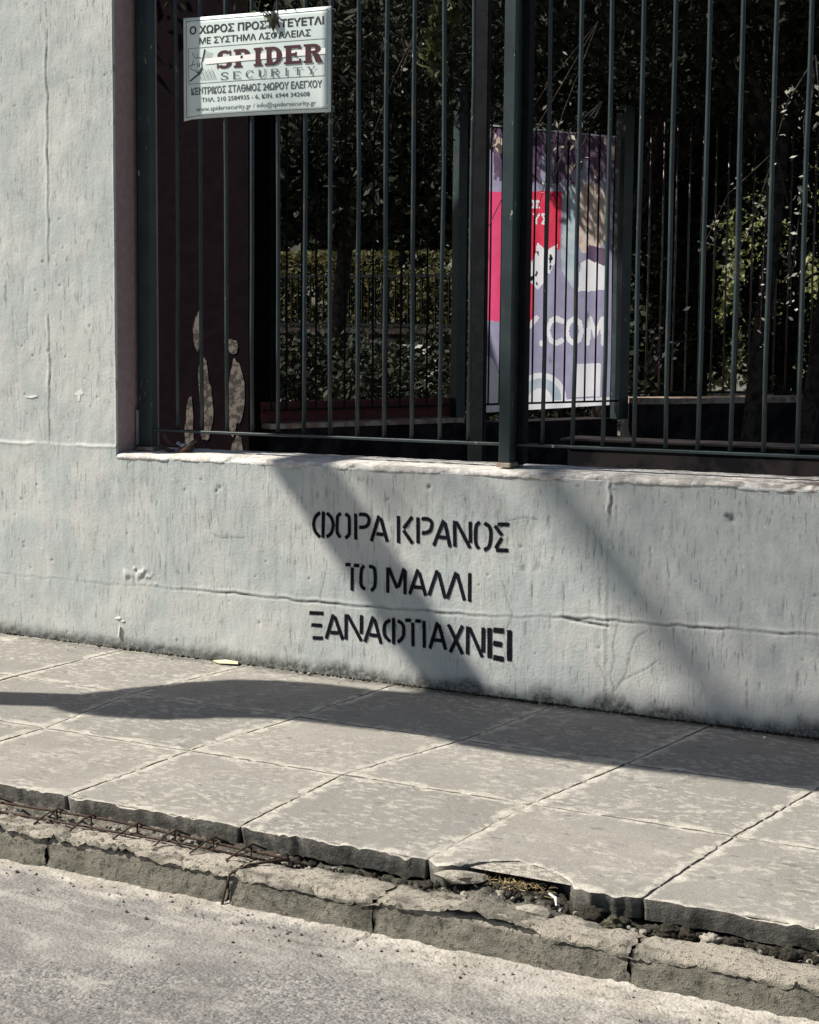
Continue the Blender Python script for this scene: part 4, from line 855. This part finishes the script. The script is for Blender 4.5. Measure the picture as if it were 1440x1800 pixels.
# leafy twigs in front of the dark, caught by the sun
def twig(label, base, ends, leaves, mat, size, seed, name='leafy_twig'):
    T = thing(name, base, label=label, cat='twig', group='leafy twigs behind the fence bars'); r = random.Random(seed)
    B = Vector(base); b = MB(); P = []
    for e in ends:
        e = Vector(e)-B; mid = e*.5+Vector((r.uniform(-.05, .05), r.uniform(-.05, .05), .04)); b.tube([(0, 0, 0), mid, e], [.005, .0035, .0015], 5)
        for k in range(leaves):
            t = r.uniform(.35, 1.05); q = mid.lerp(e, max(0, (t-.5)*2)) if t > .5 else mid*(t*2); P.append(q+Vector((r.gauss(0, .018), r.gauss(0, .018), r.gauss(0, .018))))
    b.build('stem', M['bark'], T)
    V, F = leaf_quads(np.array([p[:] for p in P]), size, .45, seed, .5, 1.5); mesh('leaves', V, F, M[mat], T); return T
twig('pale green needle spray hanging behind the bars right of the sign', (-1.66, 3.5, 3.25), [(-1.76, 3.45, 2.95), (-1.80, 3.5, 2.80), (-1.74, 3.5, 2.78), (-1.84, 3.5, 2.84)], 70, 'needle', .085, 41)
twig('sprig with small white leaves behind the bars right of the sign, at the sign\'s foot', (-.80, 1.2, 2.6), [(-.93, 1.2, 2.17), (-1.03, 1.2, 2.12), (-.84, 1.2, 2.40)], 4, 'silver', .03, 42)
twig('thin climber shoot curling round the third bar right of the middle post', (-.10, 1.6, 2.3), [(-.16, 1.2, 1.96), (-.14, 1.25, 1.88), (-.20, 1.2, 1.93)], 5, 'silver', .028, 43)
twig('forked shoot with a pale leaf low behind the right hand bars', (.50, .42, 1.15), [(.62, .4, 1.24), (.69, .42, 1.29), (.575, .40, 1.21), (.64, .4, 1.36)], 6, 'silver', .03, 44)
twig('leafy climber hanging behind the bars near the right edge', (.60, 2.6, 2.6), [(.42, 2.5, 2.1), (.58, 2.6, 1.9), (.68, 2.5, 2.2), (.5, 2.7, 1.6)], 22, 'silver', .034, 45)
twig('leafy climber hanging low behind the bars of the right half', (.35, 2.9, 2.2), [(.12, 2.8, 1.5), (.30, 2.9, 1.3), (-.02, 2.9, 1.7), (.45, 2.9, 1.45)], 24, 'silver', .030, 46)
twig('thin shoot with tiny pale leaves low behind the bars of the left half', (-.62, 3.0, 2.9), [(-1.35, 3.1, 1.7), (-.95, 3.0, 1.9), (-1.15, 3.1, 2.3)], 9, 'silver', .030, 48)
twig('small sprig poking through the bars above the sign', (-.93, .22, 2.66), [(-.96, .12, 2.50), (-.90, .12, 2.47), (-1.03, .2, 2.52), (-.87, .14, 2.52)], 9, 'needle', .035, 47)
DL = thing('dead_leaf', (-.905, .122, 2.49), label='dark withered leaf hanging over the top edge of the security sign', cat='leaf')
mesh('blade', [(-.008, 0, 0), (.014, -.004, .002), (.034, -.001, -.020), (.026, -.006, -.042), (.012, -.002, -.070), (0, -.006, -.045), (-.014, -.001, -.020), (.010, -.010, -.025)],
     [(0, 1, 7), (1, 2, 7), (2, 3, 7), (3, 4, 7), (4, 5, 7), (5, 6, 7), (6, 0, 7)], M['leaf'], DL)
MB().tube([(-.03, 0, .02), (-.01, -.003, .005), (.010, -.010, -.025)], .0018, 5).build('stalk', M['bark'], DL)
MB().tube([(-.045, -.002, .006), (-.02, -.004, .012), (.0, -.004, -.004)], .0025, 5).build('stalk', M['bark'], DL)

# ------------------------------------------------------------------ street side: rebar, rubble, moss, litter
RC = thing('rebar_cage', (0, 0, 0), label='rusty exposed reinforcement bars and stirrups lying in the broken kerb top at the left', cat='rebar')
def rz(x, y, h): return (x, y, gz(x)+h)
MB().tube([rz(-1.3, -1.868, -.020), rz(-.61, -1.874, -.026), rz(-.25, -1.872, -.020), rz(.10, -1.876, -.030), rz(.30, -1.880, -.034), rz(.36, -1.872, -.048)], .0040, 7).build('long_bar', M['rust'], RC, smooth=True)
MB().tube([rz(-1.3, -1.902, -.038), rz(-.5, -1.906, -.040), rz(0, -1.905, -.036), rz(.27, -1.900, -.042)], .0034, 7).build('long_bar', M['rust'], RC, smooth=True)
for i, x in enumerate((-.62, -.42, -.305, -.155, -.035, .085, .20)):
    q = random.uniform(-.01, .01); MB().tube([rz(x+.03, -1.855, -.030), rz(x, -1.878, -.012), rz(x-.012, -1.91, -.020), rz(x-.035+q, -1.945, -.044)], .0028, 6).build('stirrup', M['rust'], RC, smooth=True)
    MB().tube([rz(x, -1.884, -.014), rz(x+.002, -1.888, -.05)], .0028, 6).build('stirrup', M['rust'], RC)
MB().tube([rz(.31, -1.880, -.034), rz(.235, -1.955, -.040), rz(.213, -2.012, -.052), rz(.203, -2.022, -.10), rz(.200, -2.030, -.135)], .0034, 6).build('stirrup', M['rust'], RC, smooth=True)
def stone_mesh(sz, seed, flat=.7, sub=2):
    bm = bmesh.new(); bmesh.ops.create_icosphere(bm, subdivisions=sub, radius=1); r = random.Random(seed); o = r.uniform(0, 50)
    for v in bm.verts:
        f = 1+.55*(float(vn(v.co.x*1.7+o, v.co.y*1.7+v.co.z*2.1, seed))-.5)+.38*(float(vn(v.co.x*5+o, v.co.y*5+v.co.z*6, seed+3))-.5)+.16*(float(vn(v.co.x*13+o, v.co.y*13+v.co.z*15, seed+5))-.5); v.co = Vector((v.co.x*f*sz, v.co.y*f*sz*.8, v.co.z*f*sz*flat))
    V = [v.co[:] for v in bm.verts]; F = [tuple(x.index for x in f.verts) for f in bm.faces]; bm.free(); return V, F
def stuff_stones(name, n, xf, yf, zf, smin, smax, mat, seed, flat=.7, sharp=True):
    b = MB(); r = random.Random(seed)
    lib = [stone_mesh(1., seed*10+k, flat) for k in range(6)]
    for k in range(n):
        x = xf(r); y = yf(r, x); s_ = smin+(smax-smin)*r.random()**2.5; V, F = lib[k % 6]; a = r.uniform(0, 6.28); c, q = math.cos(a), math.sin(a)
        b.add([(x+(u*c-v*q)*s_, y+(u*q+v*c)*s_, zf(x, y)+w*s_) for u, v, w in V], F)
    return b.build(name, M[mat], smooth=not sharp, kind='stuff')
gl = lambda x: float(np.interp(x, [-3, -.45, .05, .3, .6, .78, .85, 1.0, 1.08, 3], [-.050, -.050, -.056, -.066, -.070, -.056, -.034, -.046, -.066, -.070]))
stuff_stones('rubble', 420, lambda r: r.uniform(-.9, 2.4), lambda r, x: r.uniform(-1.90, -1.815), lambda x, y: gz(x)+gl(x)+.004, .002, .014, 'stone', 1)
stuff_stones('kerb_moss', 240, lambda r: r.uniform(.25, 2.4), lambda r, x: r.uniform(-1.865, -1.815), lambda x, y: gz(x)+gl(x)+.008, .004, .018, 'moss', 2, .8, False)
stuff_stones('gutter_grit', 500, lambda r: r.uniform(-.8, 2.3), lambda r, x: -2.015-abs(r.gauss(0, .10)), lambda x, y: gz(x)-.131, .0012, .0055, 'stone', 3)
stuff_stones('road_grit', 420, lambda r: r.uniform(-.6, 2.2), lambda r, x: r.uniform(-3.0, -2.05), lambda x, y: gz(x)-.133, .001, .0035, 'stone', 4)
stuff_stones('wall_foot_moss', 900, lambda r: r.choice([r.uniform(-2.3, 1.6), r.uniform(-.3, 1.5)]), lambda r, x: -.006-abs(r.gauss(0, .007)), lambda x, y: gz(x)+.001, .0025, .009, 'moss', 5, .7, False)
stuff_stones('slab_crumbs', 260, lambda r: r.uniform(-2.0, 1.8), lambda r, x: -.012-abs(r.gauss(0, .05)), lambda x, y: gz(x)+.001, .001, .004, 'stone', 6)
for (x, y, s_, lab, mt) in [(1.122, -1.848, .036, 'rounded mossy clod under the broken slab, left of the dark joint', 'moss'), (1.185, -1.885, .026, 'low tuft of greenish moss in front of the open slab joint', 'moss2'),
                        (1.315, -1.868, .027, 'dark mossy clod just right of the open slab joint', 'moss'), (1.365, -1.872, .022, 'smaller dark clod second right of the open slab joint', 'moss'),
                        (1.42, -1.878, .026, 'light grey clod beside the dark moss, third right of the open joint', 'stone'), (1.47, -1.868, .024, 'dark clod in the gutter fourth right of the open joint', 'moss'),
                        (1.60, -1.872, .022, 'dark clod in the gutter near the right edge of the photo', 'moss'), (1.073, -2.468, .0095, 'single pale pebble lying on the road edge', 'stone'),
                        (.30, -1.872, .014, 'angular stone by the end of the rusty bars', 'stone'), (-.645, -.040, .009, 'pale pebble on the pavement at the foot of the wall', 'stone'), (1.106, -.10, .007, 'tiny white pebble on the shaded pavement at the right', 'paper')]:
    V, F = stone_mesh(s_, int(abs(x)*1000), .72, 4 if s_ > .012 else 2); z0 = gz(x)+(gl(x)+.018 if y < -1.8 and y > -2 else (-.128 if y < -2 else .004))
    o = mesh('clod' if 'clod' in lab or 'tuft' in lab else 'pebble', V, F, M[mt], smooth=True, label=lab, cat='stone' if mt != 'moss2' else 'moss', group='clods and stones in the gutter' if (y < -1.8 and y > -2) else None); o.location = (x, y, z0)
# broken lump of slab edge and litter in the hollow
V, F = stone_mesh(.045, 77, .35); o = mesh('broken_slab_piece', V, F, M['stone'], label='flat broken lump of slab sagging into the gutter', cat='rubble'); o.location = (.775, -1.845, gz(.8)-.012); o.scale = (1.5, .7, 1)
V, F = stone_mesh(.040, 79, .45); o = mesh('broken_slab_piece', V, F, M['stone'], label='broken concrete chunk with a dark crack on the kerb top below the hollow', cat='rubble'); o.location = (1.0, -1.90, gz(1.)-.050); o.scale = (1.3, .8, 1)
LT = thing('leaf_litter', (.91, -1.80, gz(.9)-.028), label='dry straw and leaf litter caught in the hollow of the broken slab', cat='litter', kind='stuff')
b = MB(); r = random.Random(3)
for k in range(170):
    x, y, a = r.gauss(0, .05), r.gauss(0, .022), r.uniform(0, 3.14); L = r.uniform(.006, .022); b.tube([(x, y, r.uniform(0, .012)), (x+L*math.cos(a), y+L*math.sin(a), r.uniform(0, .016))], .0011, 4)
b.build('straw', M['straw'], LT)
MB().tube([(1.005, -1.83, gz(1)-.020), (1.028, -1.845, gz(1)-.024), (1.036, -1.862, gz(1)-.036)], [.0025, .0040, .002], 6).build('bent_scrap', M['sill'], label='small white bent scrap in the gutter left of the dark joint', cat='litter')
# scraps
def scrap(nm, pts, mat, lab, cat, th=.0012):
    n = len(pts); c = Vector([sum(p[i] for p in pts)/n for i in range(3)]); d = (Vector(pts[1])-Vector(pts[0])).cross(Vector(pts[2])-Vector(pts[0])).normalized()*th
    V = list(pts)+[tuple(Vector(p)+d) for p in pts]; return mesh(nm, V, [tuple(range(n-1, -1, -1)), tuple(range(n, 2*n))]+[(i, (i+1) % n, (i+1) % n+n, i+n) for i in range(n)], M[mat], label=lab, cat=cat)
wy = lambda x, z: wall_y(x, z)-.001
scrap('paper_scrap', [(x, wy(x, z), z) for x, z in [(-1.985, 1.023), (-1.955, 1.020), (-1.925, 1.028), (-1.93, 1.034), (-1.96, 1.031)]], 'paper', 'thin sliver of white paper stuck on the pier, the left of two', 'paper')
scrap('paper_scrap', [(x, wy(x, z), z) for x, z in [(-1.748, 1.042), (-1.728, 1.034), (-1.728, 1.014), (-1.719, 1.014), (-1.716, 1.036), (-1.698, 1.046), (-1.712, 1.062)]], 'paper', 'torn scrap of white paper stuck on the pier, the right of two', 'paper')
scrap('card_scrap', [rz(-1.075, -.035, .006), rz(-1.03, -.060, .004), rz(-.955, -.045, .007), rz(-.97, -.018, .010), rz(-1.03, -.008, .009)], 'card', 'yellowish scrap of card on the pavement against the wall foot', 'litter')
MB().tube([(-1.535, wy(-1.535, .06)-.002, .075), (-1.528, wy(-1.52, .10)-.003, .118)], .0035, 5).build('paint_drip', M['paper'], WALL)
for (x, z, r_) in ((-1.537, .150, .011), (-1.515, .140, .007)):
    V, F = stone_mesh(r_, int(z*1000), .6); o = mesh('plaster_blob', V, F, M['paper'], WALL, smooth=True); o.location = (x, wy(x, z), z); o.scale = (1.3, .35, .8)

# ------------------------------------------------------------------ unseen shadow casters added outside the frame, shaped to the wanted shade
KX_, KY_ = SUN.x/-SUN.z, SUN.y/-SUN.z
def overhead(gx_, gy_, h): return (gx_-KX_*h, gy_-KY_*h, h)
SS = thing('added_shadow_sail', (0, 0, 0), label='added canvas shadow caster on a post over the pavement, out of the picture to the left', cat='sail')  # made-up caster, its outline cut to the wanted pavement shadow
out = [(-1.14, -.72), (-1.04, -.55), (-.96, -.40), (-.82, -.25), (-.68, -.17), (-.53, -.135), (-.30, -.125), (-.17, -.10), (-.10, .0), (.85, .02), (2.7, .05), (3.6, .0),
       (3.6, -.55), (2.6, -.58), (1.4, -.65), (1.1, -.675), (.82, -.69), (.45, -.715), (.28, -.70), (.15, -.64), (-.1, -.65), (-.42, -.705), (-.56, -.80), (-.70, -.91), (-.85, -.965), (-1.0, -.985), (-1.08, -.96), (-1.13, -.90)]
V = [overhead(a, c, 2.70+.55*(a+1.1)) for a, c in out]; n = len(V); V += [(x, y, z-.025) for x, y, z in V]
mesh('canvas', V, [tuple(range(n)), tuple(range(2*n-1, n-1, -1))]+[(i, i+n, (i+1) % n+n, (i+1) % n) for i in range(n)], M['canvas'], SS)
MB().tube([(-3.20, -1.76, gz(-3.2)), (-3.20, -1.76, 1.4), (-3.20, -1.76, 2.66)], [.112, .105, .10], 16).build('post', M['steel'], SS, smooth=True)
pa, pb = overhead(3.55, -.5, 5.25), overhead(3.55, -.1, 5.25)
MB().tube([(-3.2, -1.76, 2.66), overhead(-1.0, -.7, 2.74), overhead(3.5, -.3, 5.18)], .05, 10).build('boom', M['steel'], SS, smooth=True)
ST = thing('added_shadow_tree', (-2.0, -9.5, gz(-2.)-.135), label='added tree with limbs laid out to shade the wall, standing behind the viewer', cat='tree')  # made-up tree, limbs bent to throw the diagonal bands on the wall
B0 = Vector((-2.0, -9.5, gz(-2.)-.135))
def loc(p): return tuple(Vector(p)-B0)
MB().tube([(0, 0, 0), loc(overhead(2.5, -7.0, 2.0)), loc(overhead(4.3, -4.5, 3.8)), loc(overhead(4.4, -2.6, 5.6)), loc(overhead(4.2, -1.2, 7.4)), loc(overhead(4.0, -.5, 9.0))], [.3, .26, .23, .20, .17, .13], 12).build('trunk', M['bark'], ST, smooth=True)
for q_ in (-.112, .030):
    MB().tube([loc(overhead(4.3, -2.0, 5.4)), loc(overhead(3.6, -.4, 5.2)), loc(overhead(1.6, -.35, 5.1)), loc(overhead(q_+.3, -.33+q_, 5.0)), loc(overhead(q_, -.15, 5.0)), loc(overhead(q_+.008, .25, 5.0)), loc(overhead(q_+.012, .60, 5.1))], [.10, .08, .07, .06, .058, .058, .055], 10).build('limb', M['bark'], ST, smooth=True)
MB().tube([loc(overhead(4.0, -.5, 9.0)), loc(overhead(3.2, -.4, 11.0)), loc(overhead(2.3, -.35, 13.0)), loc(overhead(1.25, -.35, 14.0)), loc(overhead(1.0, -.15, 14.0)), loc(overhead(.955, .3, 14.0)), loc(overhead(.93, .9, 14.2))], [.13, .12, .11, .07, .055, .088, .09], 10).build('limb', M['bark'], ST, smooth=True)
r = np.random.default_rng(8); n = 1150; gxx = r.uniform(1.12, 3.4, n); gyy = r.uniform(-.02, .50, n); hh = r.uniform(11.0, 17.0, n)
n2 = 70; gxx[:n2] = r.uniform(.12, .72, n2); gyy[:n2] = r.uniform(.235, .33, n2); hh[:n2] = r.uniform(7, 10, n2)  # leaves scattered only to dim parts of the wall
P = np.stack([gxx-KX_*hh, gyy-KY_*hh, hh], 1)-np.array(B0)
V, F = leaf_quads(P, .07, .55, 8); mesh('crown', V, F, M['leaf'], ST)
